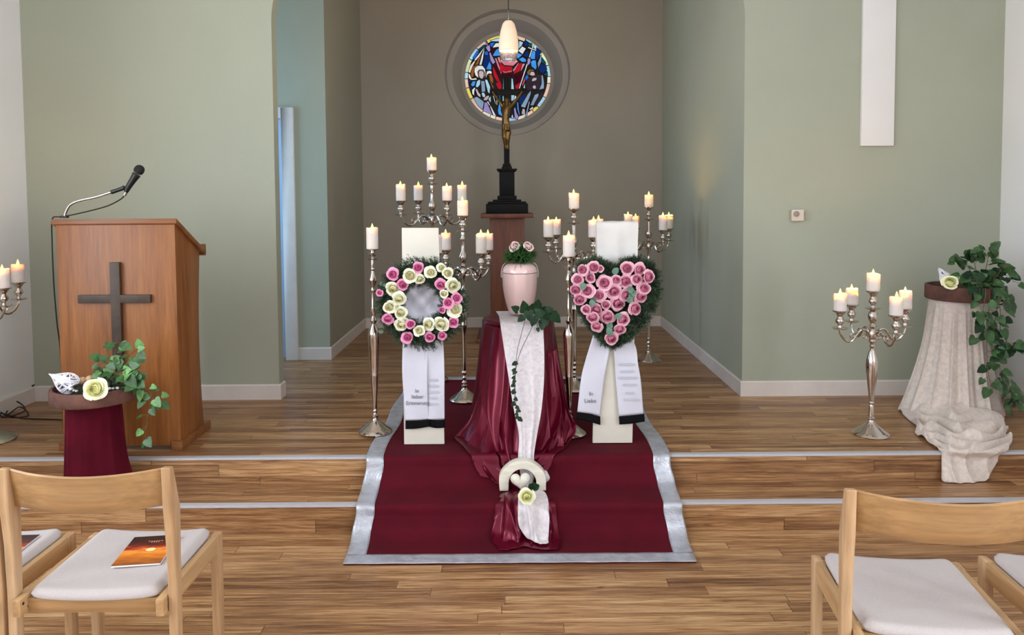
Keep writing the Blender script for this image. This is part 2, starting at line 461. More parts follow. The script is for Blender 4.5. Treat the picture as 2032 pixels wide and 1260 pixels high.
# ----- stained glass
GY = YB+.37; RG = .466
GC = {'B':(70,155,238),'U':(40,110,220),'N':(22,48,112),'T':(14,80,88),'L':(178,222,244),'W':(238,244,242),'R':(196,26,44),'P':(222,138,152),
 'Q':(240,84,108),'D':(66,14,28),'V':(168,148,208),'O':(158,90,48),'C':(246,236,212),'S':(140,164,192),'K':(56,46,54),'G':(130,100,58),
 'Y':(250,226,104),'E':(226,240,190),'A':(240,204,184),'F':(206,186,192)}
RIM = [('Y',-29,-11),('A',-45.6,-30),('L',-62.7,-46.5),('E',-81.4,-63.6),('L',-90.2,-82.2),('A',-102.8,-91),('Y',-118.6,-103.6),('A',-142.5,-119.4),
 ('C',-154.5,-143.3),('C',-162.3,-155.2),('A',-172.5,-163),('C',-10,1),('Y',2,11),('A',12,24.9),('L',26,34.6),('Y',35.2,38.4),('L',39.2,53),('E',54,72.6),
 ('L',73.6,88),('C',88.8,97.4),('A',98.2,117),('L',117.8,132.9),('Y',133.7,142.4),('A',143.2,153.3),('C',154,166.5),('L',167.3,186.8)]
PL = '''T 235,270 320,205 330,235 245,292|U 165,375 225,285 250,300 190,400|W 185,405 320,238 255,360 200,420|O 190,470 275,325 285,330 235,470|W 250,470 290,330 322,250 300,400 280,475
C 105,560 130,480 185,415 200,425 160,500 130,580|O 135,590 165,490 225,470 240,480 190,520 175,620 150,640|C 105,580 125,590 150,650 210,640 220,665 140,670 110,640
N 330,350 375,350 420,430 350,500 330,540 300,480 310,400|U 320,300 360,290 375,345 325,345|B 340,530 385,425 410,470 412,535
W 185,560 190,510 230,480 290,480 325,520 335,570 330,620 235,640 200,610|G 228,560 250,535 300,535 322,570 318,640 240,640|F 243,560 270,542 308,560 312,610 293,655 267,650 245,615
W 340,600 350,555 390,545 415,560 415,590 380,585 355,600 335,650|O 375,600 415,595 435,660 430,720 395,680|O 370,640 400,690 440,760 430,790
L 200,760 215,690 240,665 265,670 260,730 230,765|S 270,680 320,680 330,820 280,830|L 325,660 355,665 395,760 385,850 360,830 330,700|B 135,730 160,685 205,680 190,740 160,755
N 100,665 150,670 135,700 110,700|N 110,750 150,760 140,810|W 155,850 150,800 185,765 200,775 185,800 180,860 190,880|F 195,790 220,785 240,830 265,860 265,900 225,870
L 275,840 310,830 330,870 320,900 290,890|F 300,920 340,880 375,870 380,890 350,935 315,940|S 170,905 215,885 300,945 310,960 290,1065 230,1010|V 315,965 350,960 420,1130 300,1075
W 345,950 365,945 395,1010 375,1000|W 385,1010 400,1010 470,1145 430,1135|L 365,920 400,880 400,960 385,960|V 380,310 400,310 465,440 430,465 400,420
V 335,225 355,240 350,180 365,190 375,230 390,200 400,290 375,305 345,260|V 325,160 345,165 365,215 350,225|U 395,185 465,180 420,240 405,240|L 395,155 500,125 560,118 560,170 470,170 400,165
W 425,250 470,190 560,185 560,235|D 410,260 475,255 440,325 410,310|B 430,345 480,270 545,240 590,320 560,355 440,360
D 430,480 480,460 540,590 545,640 490,640|P 455,385 480,385 545,570 540,600 500,510|P 490,375 520,370 545,440 540,540|R 425,500 440,500 520,680 490,700 440,620|R 465,720 520,680 545,730 545,790 500,790
L 565,640 595,640 595,795 560,795|L 555,880 595,880 590,950 555,950|T 505,870 530,870 530,980 510,960|B 490,1080 505,980 525,980 535,1090 550,1120 545,1150 500,1120
W 425,870 440,880 470,1000 450,960|W 470,880 485,880 485,1000 475,1000'''
PR = '''B -30,120 190,130 180,200 100,330 -20,330|P -50,380 0,400 60,420 150,410 190,430 120,490 0,480 -45,430|R -60,440 0,490 110,500 110,570 0,590 -50,560|Q -30,545 20,560 100,540 105,570 0,585|P 115,540 195,440 180,510 120,570
R 130,570 200,455 235,455 210,560 120,600|P 215,560 240,460 280,460 230,550|D 125,610 270,560 225,690 150,750 135,740|R 140,750 215,700 200,790 150,790|D -60,600 115,590 125,640 -60,640
L 95,650 115,655 130,795 90,795|L 90,870 135,870 130,940 90,950|L 200,160 255,185 235,230 190,270|N 260,215 290,160 320,180 310,235 280,240|T 325,185 370,205 355,250 320,235|W 185,295 240,235 290,265 245,340
B 165,350 185,320 245,345 190,395 160,380|B 190,405 245,375 290,405 290,440 235,440|N 250,360 300,290 330,330 310,380|B 375,290 415,300 410,405 350,405 345,370|B 350,440 380,415 420,420 430,510 420,545 360,500
N 430,250 490,300 450,400 425,420 420,300|S 495,330 490,440 450,520 440,460|T 500,380 550,450 545,475 495,450|N 455,530 490,460 550,480 565,540 520,590 470,570|T 520,600 570,570 575,625 540,620
W 190,785 300,455 315,465 205,790|W 325,380 385,200 405,195 340,385|W 315,243 425,283 425,300 315,260|V 310,400 330,385 350,410 345,450 320,490 305,460
K 280,720 330,640 420,610 490,610 480,720 460,800 300,810|G 300,570 330,535 390,540 400,560 350,560 330,620 305,600|F 335,600 355,565 395,570 410,610 380,625 345,615|U 275,640 300,600 325,640 285,690
F 360,690 375,650 430,645 425,680 380,695|F 370,760 400,740 420,760 415,795 380,790|S 490,615 510,615 525,700 525,790 460,805 490,730|S 235,1030 215,1020 310,860 350,810 350,860 310,960 275,1040
S 340,1010 400,870 450,850 455,880 400,980 385,1010|K 400,1000 470,870 500,830 510,870 460,960 420,1030|F 225,1110 240,1050 270,1055 275,1120 240,1130|F 325,1060 370,1020 385,1040 380,1065 340,1070
S 270,1165 320,960 340,955 300,1130 290,1165|K 425,620 440,520 449,530 437,630|V 125,1050 145,1030 160,1100 190,1160 165,1195 135,1180|B 165,970 185,965 190,1050 205,1140 190,1130 170,1060
W 105,1000 140,880 155,880 160,900 120,1010|Q 235,740 270,640 275,690 245,760|L 250,780 275,720 275,790|N 195,920 260,850 290,870 230,990 205,1000|L 90,1150 110,1120 120,1180 95,1180'''
gkeys = list(GC); gm = {k: emit('glass_'+k.lower(), GC[k], .9, .10) for k in gkeys}
M['lead'] = simple('lead', (12, 12, 14), .6, var=.1)
pieces = []
for k, a0, a1 in RIM:
    m = max(3, int(abs(a1-a0)/3)); o_ = []; i_ = []
    for j in range(m+1):
        a = R(a0+(a1-a0)*j/m); o_.append((math.sin(a)*.995, math.cos(a)*.995)); i_.append((math.sin(a)*.915, math.cos(a)*.915))
    pieces.append((k, o_+i_[::-1]))
for txt, ox in ((PL, 624), (PR, 46)):
    for it in txt.replace('\n', '|').split('|'):
        q = it.split(); pts = [tuple(map(float, s.split(','))) for s in q[1:]]
        pieces.append((q[0], [((x-ox)/574, (645-y)/574) for x, y in pts]))
def inset(p, d):
    n = len(p); ar = sum(p[i][0]*p[(i+1) % n][1]-p[(i+1) % n][0]*p[i][1] for i in range(n)); sg = 1 if ar > 0 else -1
    out = []
    for i in range(n):
        a, c, e = Vector(p[i-1]), Vector(p[i]), Vector(p[(i+1) % n])
        u = (c-a).normalized(); w = (e-c).normalized()
        n1 = Vector((-u.y, u.x))*sg; n2 = Vector((-w.y, w.x))*sg; bi = n1+n2
        if bi.length < .2: bi = n1
        bi.normalize(); q = c+bi*d/max(.5, bi.dot(n1)); out.append((q.x, q.y))
    return out
win = MB().lathe([(.001, 0), (RG, 0), (RG, .03), (.001, .03)], 64, (WX, GY, WZ), M=MW)
g = MB(); ld = MB(); y = GY-.001
for k, p in pieces:
    rim = len(p) > 7 and (p[0][0]**2+p[0][1]**2) > .95
    q1 = inset(p, -.006); q2 = inset(p, .002 if rim else .005); y -= .00012
    if not rim: ld.add([(WX+u*RG, y, WZ+v*RG) for u, v in q1], [tuple(range(len(q1)))])
    y -= .00012
    g.add([(WX+u*RG, y, WZ+v*RG) for u, v in q2], [tuple(range(len(q2)))], gkeys.index(k))
w1 = struct('window_1', win, M['lead'], smooth=30)
g.build('glass_panes', [gm[k] for k in gkeys], w1, smooth=0, recalc=False)
ld.build('lead_lines', M['lead'], w1, smooth=0, recalc=False)

# door in the passage
b = MB(); fr = .085; yy = YC-.012
b.bx(DI, DX, yy-.015, YC+.15, ST, DH+fr); b.bx(DI-DW-fr, DI-DW, yy-.015, YC+.15, ST, DH+fr); b.bx(DI-DW, DI, yy-.015, YC+.15, DH, DH+fr)
struct('door_frame', b, M['white_trim'], bevel=.004)
d = struct('door_1', MB().bx(DI-DW+.003, DI-.003, YC+.05, YC+.09, ST+.004, DH-.003), simple('door_white', (190, 210, 236), .25, var=.01), bevel=.003)
h = MB().tube([(DI-.80, YC+.045, ST+1.03), (DI-.80, YC+.0, ST+1.03), (DI-.69, YC+.0, ST+1.03)], .009); h.build('door_handle', M['chrome'], d)

# baseboards
def bboard(name, pts, dep=.013, h=.105):
    """pts along the wall foot, room on the left-hand side of travel"""
    b = MB()
    for (a, c) in zip(pts[:-1], pts[1:]):
        a = Vector((*a, 0)); c = Vector((*c, 0)); t = (c-a).normalized(); nn = Vector((-t.y, t.x, 0))
        z0 = ST-.002; vs = []
        for q in (a-t*dep*0, c):
            for o_, z in ((0, z0), (dep, z0), (dep, z0+h-.008), (dep-.006, z0+h), (0, z0+h)): vs.append(q+nn*o_+Vector((0, 0, z)))
        b.add(vs, [(i, (i+1) % 5, 5+(i+1) % 5, 5+i) for i in range(5)]+[(4,3,2,1,0), (5,6,7,8,9)])
    struct(name, b, M['base'], smooth=0)
bboard('baseboard_front_left', [(PIL_L+.013, YF), (XL, YF)]); bboard('baseboard_left', [(XL, YF), (XL, D2)])
bboard('baseboard_arch_left', [(PIL_L, YF+TH), (PIL_L, YF)])
bboard('baseboard_niche_right', [(NR, YF), (NR, YB)]); bboard('baseboard_niche_back', [(NR, YB), (NL, YB)])
bboard('baseboard_niche_left', [(NL, YB), (NL, YC)]); bboard('baseboard_passage', [(NL+.013, YC), (DX, YC)])
bboard('baseboard_front_right', [(XR, YF), (NR-.013, YF)]); bboard('baseboard_right', [(XR, D2), (XR, YF)])

# white strip on the right-hand wall
a = PY(1705.5, 290, YF); c = PY(1770, 290, YF)
struct('trim_3', MB().bx(a.x, c.x, YF-.025, YF, a.z, TOP), M['white_wall'], bevel=.003)
# thermostat
p = PY(1580, 427, YF)
t = thing('thermostat', 'small square cream room thermostat mounted on the green wall right of the niche', 'thermostat', (p.x, YF-.0005, p.z))
MB().bx(-.036, .036, -.006, 0, -.034, .034).build('wall_mount', M['plastic_cream'], t)
MB().bx(-.04, .04, -.032, -.0062, -.038, .038).build('housing', M['plastic_cream'], t, bevel=.006)
plabel(MB().lathe([(.019, 0), (.019, .008), (.015, .010)], 24, (-.012, -.032, .01), M=Matrix.Rotation(R(90), 3, 'X')).build('dial', M['grille'], t), 'grey round dial')

# pendant lamp
LY = 6.0; p0 = PY(1009, 43, LY); p1 = PY(1009, 120, LY)
t = thing('pendant_lamp', 'lit opal glass pendant lamp hanging before the round stained glass window', 'lamp', (p0.x, LY, p0.z))
hh = p0.z-p1.z; rr = .076
prof = [(.030, 0), (.034, -.004), (.046, -.02*hh/.31), (.060, -.22*hh), (.071, -.40*hh), (.076, -.56*hh), (.0755, -.70*hh), (.073, -.76*hh)]
MB().lathe(prof, 36, cap=False).build('lamp_shade', M['opal'], t, solid=.003)
plabel(MB().lathe([(.0725, -.765*hh), (.070, -.84*hh), (.066, -.92*hh), (.062, -hh), (.058, -hh), (.064, -.84*hh), (.067, -.765*hh)], 36, cap=False).build('glass_rim', M['glass'], t), 'clear faceted glass rim')
MB().lathe([(.031, .002), (.024, .006), (.006, .008), (.006, .085), (.003, .09)], 16).build('stem', M['chrome'], t)
MB().tube([(0, 0, .08), (0, 0, TOP-p0.z)], .0035).build('cord', M['cable'], t)

# ------------------------------------------------------------------ light
def area(name, loc, rot, sx, sy, power, col):
    l = bpy.data.lights.new(name, 'AREA'); l.shape = 'RECTANGLE'; l.size = sx; l.size_y = sy; l.energy = power; l.color = col
    o = bpy.data.objects.new(name, l); COL.objects.link(o); o.location = loc; o.rotation_euler = rot; return o
DAY = (.86, .93, 1.0)
for (a, c) in WINS: area('daylight', (XL-.20, (a+c)/2, 2.02), (0, R(-90), 0), 2.1, c-a, 80, DAY)
for (a, c) in WINR: area('daylight', (XR+.20, (a+c)/2, 2.02), (0, R(90), 0), 2.1, c-a, 104, DAY)
area('passage_daylight', (XL+.02, (YF+TH+YC)/2, 2.0), (0, R(-90), 0), 1.5, .8, 32, (.40, .66, 1.0))
lb = bpy.data.lights.new('pendant_bulb', 'POINT'); lb.energy = 6; lb.color = (1, .78, .55); lb.shadow_soft_size = .03
o = bpy.data.objects.new('pendant_bulb', lb); COL.objects.link(o); o.location = (p0.x, LY, p1.z-.02)
w = bpy.data.worlds.new('world'); scene.world = w; w.use_nodes = True
w.node_tree.nodes['Background'].inputs['Color'].default_value = (.75, .86, 1, 1); w.node_tree.nodes['Background'].inputs['Strength'].default_value = .8
vs_ = scene.view_settings; scene.display_settings.display_device = 'sRGB'
vs_.view_transform = 'Standard'; vs_.look = 'None'; vs_.gamma = 1; vs_.exposure = 0.0; vs_.use_curve_mapping = False
scene.cycles.use_denoising = True
scene.cycles.max_bounces = 8; scene.cycles.sample_clamp_indirect = 6
# ------------------------------------------------------------------ lectern
a = PZ(118, 893, ST); LYF = a.y; lx0 = PY(104, 440, LYF).x; lx1 = PY(350, 440, LYF).x
ltop = PY(226, 433, LYF).z-ST; ld = .34; bk = PY(388, 492, LYF+ld).z-ST
lx1 += .005
t = thing('lectern', 'wooden lectern with a dark cross on its front and a slanted reading top', 'lectern', ((lx0+lx1)/2, LYF, ST))
lw = (lx1-lx0)/2
MB().bx(-lw+.015, lw-.015, 0, .02, .02, ltop-.03).build('front_panel', M['lect'], t, bevel=.002)
sl = (bk-ltop)/ld
side = []
for i in range(9):
    z = .02+(bk-.06)*i/8; side.append((ld-.03-.035*math.sin(PI*i/8), z))
poly = [(.021, .02)]+side+[(ld-.03, bk-.035-sl*.03), (.021, ltop-.035+sl*.021)]
for sx in (-1, 1):
    MB().extrude(poly, 'x', sx*(lw-.035)-.01*0, sx*(lw-.015)).build('side_panel', M['lect'], t, bevel=.002)
top = MB().extrude([(-.012, ltop-.03), (-.012, ltop-.002), (ld+.02, bk+sl*.02), (ld+.02, bk-.028+sl*.02)], 'x', -lw, lw)
top.build('reading_top', M['lect_h'], t, bevel=.003)
MB().bx(-lw, lw, ld+.012, ld+.03, bk-.045, bk+.022).build('ledge', M['lect_h'], t, bevel=.002)
for sx in (-1, 1):
    MB().bx(sx*(lw-.03)-.03, sx*(lw-.03)+.03, -.02, ld+.03, 0, .05).build('foot', M['lect_h'], t, bevel=.004)
MB().bx(-lw+.03, lw-.03, .05, .24, .10, .12).build('shelf', M['lect_h'], t)
c1 = PY(231, 520, LYF); c2 = PY(231, 730, LYF); cb0 = PY(159, 593, LYF); cb1 = PY(302, 592, LYF)
xc = (lx0+lx1)/2; zc = cb0.z-ST
cr = MB(); cr.bx(c1.x-xc-.026, c1.x-xc+.026, -.024, 0, c2.z-ST, c1.z-ST); cr.bx(cb0.x-xc, cb1.x-xc, -.023, -.001, zc-.022, zc+.022)
plabel(cr.build('cross', M['darkwood'], t, bevel=.002), 'dark brown wooden cross')
# microphone on gooseneck
my = LYF+.05
g0 = PY(128, 431, my); t = thing('microphone', 'black microphone on a chrome gooseneck clamped to the lectern top', 'microphone', (g0.x, my, g0.z-.008))
o0 = Vector(t.location)
def mp(px, py, y=None): return PY(px, py, y or my)-o0
goo = spline([mp(128, 432), mp(131, 420), mp(140, 406), mp(158, 398), mp(190, 391), mp(222, 381)], 30)
MB().tube(goo, .0068, 10).build('gooseneck', M['chrome'], t)
MB().lathe([(.022, 0), (.022, .008), (.010, .012)], 20, (0, 0, .004)).build('mount', M['black'], t)
MB().tube([mp(221, 381.5), mp(240, 375), mp(247, 372)], [.011, .011, .013], 12).build('clip', M['black'], t)
mic = [mp(250, 381), mp(253, 374), mp(258, 366), mp(266, 354), mp(271, 346)]
MB().tube(mic, [.0115, .015, .0165, .019, .023], 14).build('handle', M['black'], t)
hd = mp(275.5, 338.5); ax = (hd-mic[-1]).normalized(); Mq = ax.to_track_quat('Z', 'Y').to_matrix()
gr = MB().lathe([(.0225, -.014), (.0262, -.006), (.027, .002), (.0255, .014), (.019, .025), (.010, .030), (.0001, .031)], 20, hd, M=Mq)
gr.build('grille', simple('mic_mesh', (26, 26, 28), .45, .4, bump=.6, bscale=600), t)
plabel(MB().tube([mp(251, 380), mp(247, 388)], [.009, .008], 10).build('connector', M['chrome'], t), 'silver plug')
cab = spline([mp(247, 387), mp(240, 395), mp(215, 408), mp(180, 418), mp(140, 427), mp(118, 430, my), mp(104, 434, my), mp(103, 470, my+.02), mp(106.5, 560, my+.03), mp(113, 640, my+.06), mp(120, 700, my+.10), mp(126, 850, my+.12)], 60)
MB().tube(cab, .0035, 6).build('cable', M['cable'], t)
# cable tangle on the floor at the left wall
pl = PY(63, 766, YF-.015)
cp = [pl, PY(55, 775, YF-.05), PZ(30, 806, ST)+Vector((0,0,.05)), PZ(12, 826, ST), PZ(40, 818, ST)+Vector((0,0,.03)), PZ(56, 826, ST), PZ(20, 829, ST), PZ(-4, 822, ST)+Vector((0,0,.04)), PZ(30, 812, ST)+Vector((0,0,.05)), PZ(50, 822, ST)+Vector((0,0,.02)),
      PZ(10, 833, ST)+Vector((0,0,.01)), PZ(2, 826, ST)+Vector((0,0,.015)), PZ(40, 831, ST), PZ(80, 833, ST), PZ(112, 834, ST), PZ(128, 835, ST)]
cp = [q+Vector((0, 0, .005)) for q in cp]
t = thing('floor_cable', 'black cable coiled on the floor between the left wall and the lectern', 'cable', (cp[3].x, cp[3].y, ST))
o0 = Vector(t.location)
MB().tube([Vector(q)-o0 for q in spline(cp, 140)], .0042, 6).build('cord', M['cable'], t)
MB().box(pl-o0, (.022, .03, .02)).build('plug', M['black'], t, bevel=.004)

# ------------------------------------------------------------------ crucifix on its wooden column
a = PZ(1006, 681, ST); PYY = a.y+.29; pf = PYY
t0 = PY(1005.5, 423, pf).z; w1 = (PY(1058, 427, pf-.24).x-PY(953, 427, pf-.24).x)/2; w2 = (PY(1045, 500, pf-.15).x-PY(976, 500, pf-.15).x)/2; pxc = PY(1007, 500, pf).x
ph = t0-ST
t = thing('wooden_column', 'brown wooden column with a flat top carrying the black crucifix', 'pedestal', (pxc, pf, ST))
MB().bx(-w2, w2, -w2, w2, .04, ph-.04).build('column_shaft', M['pillar'], t, bevel=.004)
MB().bx(-w1, w1, -w1, w1, ph-.04, ph).build('top_slab', M['pillar'], t, bevel=.004)
MB().bx(-.29, .29, -.29, .29, 0, .04).build('base_plate', M['pillar'], t, bevel=.004)
t = thing('crucifix', 'black standing cross with bronze figure on a stepped base before the round window', 'crucifix', (pxc, pf, t0))
zz = lambda py: PY(1007, py, pf).z-t0
sq = MB()
def ww(px): return px*pf/1500/2
for hw, y0, y1 in ((ww(82), 423, 404), (ww(75), 404, 400), (ww(56), 400, 396), (ww(38), 396, 388), (ww(30), 388, 339), (ww(36), 341, 338.5), (ww(40), 338.5, 335), (ww(20), 335, 330), (ww(16), 330, 325)):
    sq.bx(-hw, hw, -hw*.8, hw*.8, zz(y0), zz(y1))
sq.build('stepped_base', M['ebony'], t, bevel=.006)
x = MB(); x.bx(-ww(11), ww(11), -.016, .016, zz(326), zz(152)); xb0 = PY(972, 183, pf).x-pxc; xb1 = PY(1043, 181, pf).x-pxc
x.bx(xb0, xb1, -.0165, .0165, zz(188), zz(177.5)); x.build('cross', M['ebony'], t, bevel=.003)
# bronze corpus: one skinned body
def skin_body(name, joints, edges, mat, parent, sub=2, root=0, loc=None):
    me = bpy.data.meshes.new(name+'_cage'); me.from_pydata([j[0] for j in joints], edges, [])
    o = bpy.data.objects.new(name+'_cage', me); COL.objects.link(o)
    sk = o.modifiers.new('skin', 'SKIN'); sk.use_smooth_shade = True; sk.branch_smoothing = .5
    for i, (p, r) in enumerate(joints):
        rv = r if hasattr(r, '__len__') else (r, r); me.skin_vertices[0].data[i].radius = rv
    me.skin_vertices[0].data[root].use_root = True
    ss = o.modifiers.new('sub', 'SUBSURF'); ss.levels = sub; ss.render_levels = sub
    dg = bpy.context.evaluated_depsgraph_get(); dg.update()
    m2 = bpy.data.meshes.new_from_object(o.evaluated_get(dg)); bpy.data.objects.remove(o)
    m2.name = name; m2.materials.clear(); m2.materials.append(mat); m2.shade_smooth()
    q = bpy.data.objects.new(name, m2); COL.objects.link(q); q.parent = parent; return q
cy = pf-.055; q = lambda px, py, dy=0: tuple(Vector(PY(px, py, cy+dy))-Vector((pxc, pf, t0)))
J = [(q(1004, 248), (.044, .032)), (q(1004, 232), (.046, .032)), (q(1005, 218), (.056, .035)), (q(1005, 210, .0), (.046, .028)), (q(1005.5, 206, -.01), .014),
     (q(1005.5, 202.5, -.016), .019), (q(1005.5, 198.5, -.016), (.020, .019)),
     (q(996, 209), .017), (q(988, 198, .01), .013), (q(979, 185, .02), .0095), (q(977, 181, .024), .010),
     (q(1015, 209), .017), (q(1024, 198, .01), .013), (q(1034, 185, .02), .0095), (q(1036.5, 180.5, .024), .010),
     (q(1000, 257), .034), (q(1001.5, 272, -.03), .028), (q(1003.5, 288, .0), .019), (q(1005.5, 297, -.012), .011),
     (q(1007.5, 257), .034), (q(1007.5, 272, -.035), .028), (q(1007, 288, -.008), .019), (q(1008, 297, -.024), .011)]
E = [(0,1),(1,2),(2,3),(3,4),(4,5),(5,6),(2,7),(7,8),(8,9),(9,10),(2,11),(11,12),(12,13),(13,14),(0,15),(15,16),(16,17),(17,18),(0,19),(19,20),(20,21),(21,22)]
corp = skin_body('corpus', J, E, M['bronze'], t); plabel(corp, 'bronze crucified figure')
hb = MB(); hp = Vector(q(1005.5, 199.5, -.004)); hb.ball(hp, (.024, .021, .027), 14, 10); hb.ball(Vector(q(999.8, 206, -.002)), (.009, .009, .02), 10, 8); hb.ball(Vector(q(1011, 206, -.002)), (.009, .009, .02), 10, 8); hb.ball(Vector(q(1005.5, 206.4, -.028)), (.010, .008, .013), 10, 8)
hb.ball(Vector(q(1005.5, 202.3, -.036)), (.003, .005, .007), 8, 6)
hb.build('hair_and_beard', M['bronze'], corp)
lc = [[Vector(q(x_, y_, d_)) for x_, d_ in ((996.5, .0), (998.5, -.028), (1004, -.040), (1009.5, -.030), (1011.5, .0))] for y_ in (246, 250, 254, 258)]
g = cgrid(lc, 12, 20); gn = gnormals(g); g = g+gn*(.003*np.sin(np.linspace(0, 22, 20))[None, :, None])
MB().grid(g).build('loincloth', M['bronze'], corp, solid=.004)

# ------------------------------------------------------------------ candles
def candle_mesh(h, r, seed):
    rg = random.Random(seed); n = 28; k = h; c = .032+.008*rg.random(); wall = .0048
    prof = [(r*.96, 0), (r, .003)]+[(r*(1+.01*math.sin(j*2+seed)), k*j/8) for j in range(1, 8)]+[(r, k-.004), (r-.0015, k), (r-wall, k-.002), (r-wall-.001, k-c*.5), (r-wall-.004, k-c), (.010, k-c-.002), (.0001, k-c)]
    b = MB().lathe(prof, n, cap=False); b.add([(r*.96*math.cos(2*PI*j/n), r*.96*math.sin(2*PI*j/n), 0) for j in range(n)], [tuple(range(n-1, -1, -1))])
    ph = rg.random()*6; amp = .0045*rg.random()
    vs = []
    for v in b.v:
        w = max(0, (v[2]-(k-.03))/.03); a = math.atan2(v[1], v[0])
        vs.append((v[0]*(1+.03*w*math.sin(2*a+ph)), v[1]*(1+.03*w*math.sin(2*a+ph)), v[2]+w*amp*math.sin(a+ph)+w*.0015*math.sin(3*a+ph)))
    b.v = vs
    return b, k-c
CG = 'white pillar candles on the candelabra'
def candle(loc, h, r, label, seed, fl=1.0, watt=1.7):
    t = thing('candle', label, 'candle', loc, random.Random(seed).random()*6, CG)
    b, zc = candle_mesh(h, r, seed); b.build('wax_body', M['wax'], t)
    MB().tube([(0, 0, zc-.003), (.001, 0, zc+.012), (.002, 0, zc+.030)], .0012, 6).build('wick', M['wick'], t)
    fh = .038*fl
    MB().lathe([(.0001, 0), (.0042, .002), (.0070, .008), (.0076, .013), (.0060, .021), (.0032, .029), (.0012, .035), (.0001, fh)], 12, (.002, 0, zc+.025)).build('flame', M['flame'], t)
    l = bpy.data.lights.new('flame_glow', 'POINT'); l.energy = watt; l.color = (1, .56, .12); l.shadow_soft_size = .006
    lo = bpy.data.objects.new('flame_glow', l); COL.objects.link(lo); lo.parent = t; lo.location = (0, 0, zc+.016)
    return t
# ------------------------------------------------------------------ candelabra
def cup_profile(z):      # saucer, stem, vase and rim; z = underside of the saucer; top at z+.103
    return [(.010, z), (.040, z+.001), (.044, z+.005), (.040, z+.007), (.012, z+.009), (.009, z+.020), (.013, z+.027), (.022, z+.036), (.025, z+.045), (.021, z+.056),
            (.014, z+.066), (.014, z+.072), (.022, z+.084), (.030, z+.095), (.040, z+.098), (.041, z+.103)]
def base_profile(s=1.0):
    return [(.100*s, 0), (.102*s, .006), (.097*s, .013), (.080*s, .024), (.072*s, .030), (.052*s, .045), (.030*s, .062), (.020*s, .074), (.016, .082), (.016, .088), (.021, .092), (.021, .098), (.015, .104)]
def bead(z, r, h=.03, rn=.011): return [(rn, z-h/2), (r*.75, z-h*.28), (r, z), (r*.75, z+h*.28), (rn, z+h/2)]
def candelabrum_profile(total, hub, bs=1.0):
    zt = total-.103                               # underside of the top saucer
    p = base_profile(bs)
    if total-.28 > .75:                                # tall model
        a, b = .25, hub-.26
        p += bead(.118, .018, .024)+bead(.150, .016, .03)+bead(.185, .019, .024)
        p += [(.013, .21), (.013, .25), (.017, a+(b-a)*.45), (.020, a+(b-a)*.72), (.0225, a+(b-a)*.735), (.0225, a+(b-a)*.75), (.020, a+(b-a)*.765), (.024, b-.04), (.026, b-.02), (.022, b), (.012, b+.018)]
        p += bead(b+.045, .021, .045)+bead(b+.095, .023, .05)+bead(b+.145, .018, .035)
    else:
        p += [(.014, .12), (.013, .165)]+bead(.182, .018, .02)+[(.013, .20), (.021, .27), (.029, .33), (.034, .385), (.033, .42), (.026, .45), (.018, .475), (.013, .49)]
        p += bead(.505, .018, .024)+bead(.535, .021, .04)+bead(.575, .016, .02)
    p += [(.012, hub-.035), (.020, hub-.025), (.020, hub+.018), (.012, hub+.028)]
    p += bead(hub+.045, .022, .03)+[(.014, hub+.062), (.024, hub+.085), (.027, hub+.105), (.020, hub+.125), (.012, hub+.14)]
    k = hub+.15
    if zt-k > .10: p += bead((k+zt)/2+.01, .018, .04); p += [(.011, zt-.03), (.013, zt-.01)]
    else: p += [(.013, zt-.005)]
    return p+cup_profile(zt)
def arm_shape(R_):
    pts = [(.016, -.004), (.040, .018), (.070, .028), (.098, .008), (.125, -.026), (.155, -.038), (.185, -.024), (R_-.003, .010), (R_, .040)]
    s = R_/.215
    return [(x*s if i < 7 else x, z) for i, (x, z) in enumerate(pts)]
CANDS = []
def candelabrum(label, x, y, total, hub, R_, th, cl, z0=ST, arm_dz=0, cs=1.0, bs=1.0, group='five-arm nickel candelabra'):
    t = thing('candelabrum', label, 'candelabrum', (x, y, z0), 0, group)
    MB().lathe(candelabrum_profile(total, hub, bs), 28).build('column', M['silver'], t)
    for k in range(4):
        a = th+k*PI/2; c, s = math.cos(a), math.sin(a)
        sp = spline([(r*c, r*s, hub+z) for r, z in arm_shape(R_)], 30)
        ar = MB().tube(sp, [.0085-.0025*i/29 for i in range(30)], 8).build('arm', M['silver'], t)
        curl = [(.05+.020*math.cos(u)*(1-u/9), -.012+.020*math.sin(u)*(1-u/9)) for u in np.linspace(1.6, 7.2, 18)]
        MB().tube([(r*c, r*s, hub+z) for r, z in curl], .0042, 6).build('scroll', M['silver'], ar)
        curl = [(R_*.60+.016*math.cos(u)*(1-u/9), -.004+.016*math.sin(u)*(1-u/9)) for u in np.linspace(-1.2, 4.4, 16)]
        MB().tube([(r*c, r*s, hub+z) for r, z in curl], .004, 6).build('scroll', M['silver'], ar)
        MB().lathe(cup_profile(hub+.036+arm_dz), 20, (R_*c, R_*s, 0)).build('candle_cup', M['silver'], t)
    return t
def put(t, off, z, h, lab, seed, r=.036, fl=1.0):
    l = t.location; candle((l.x+off[0], l.y+off[1], l.z+z+.0005), h, r, lab, seed, fl)
LIFT = 0.0
def set5(label, x, y, total, hub, R_, th, names, hs, seed, only=None, group='five-arm nickel candelabra', bs=1.0):
    total -= LIFT; hub -= LIFT
    t = candelabrum(label, x, y, total, hub, R_, th, None, ST+LIFT, group=group, bs=bs)
    put(t, (0, 0), total, hs[0], names[0], seed, .035)
    for k in range(4):
        if names[k+1] is None: continue
        a = th+k*PI/2; put(t, (R_*math.cos(a), R_*math.sin(a)), hub+.036+.103, hs[k+1], names[k+1], seed+k+1, .034)
    return t
def base_at(px, py): return PZ(px, py, ST)
def toph(px, py, y): return PY(px, py, y).z-ST
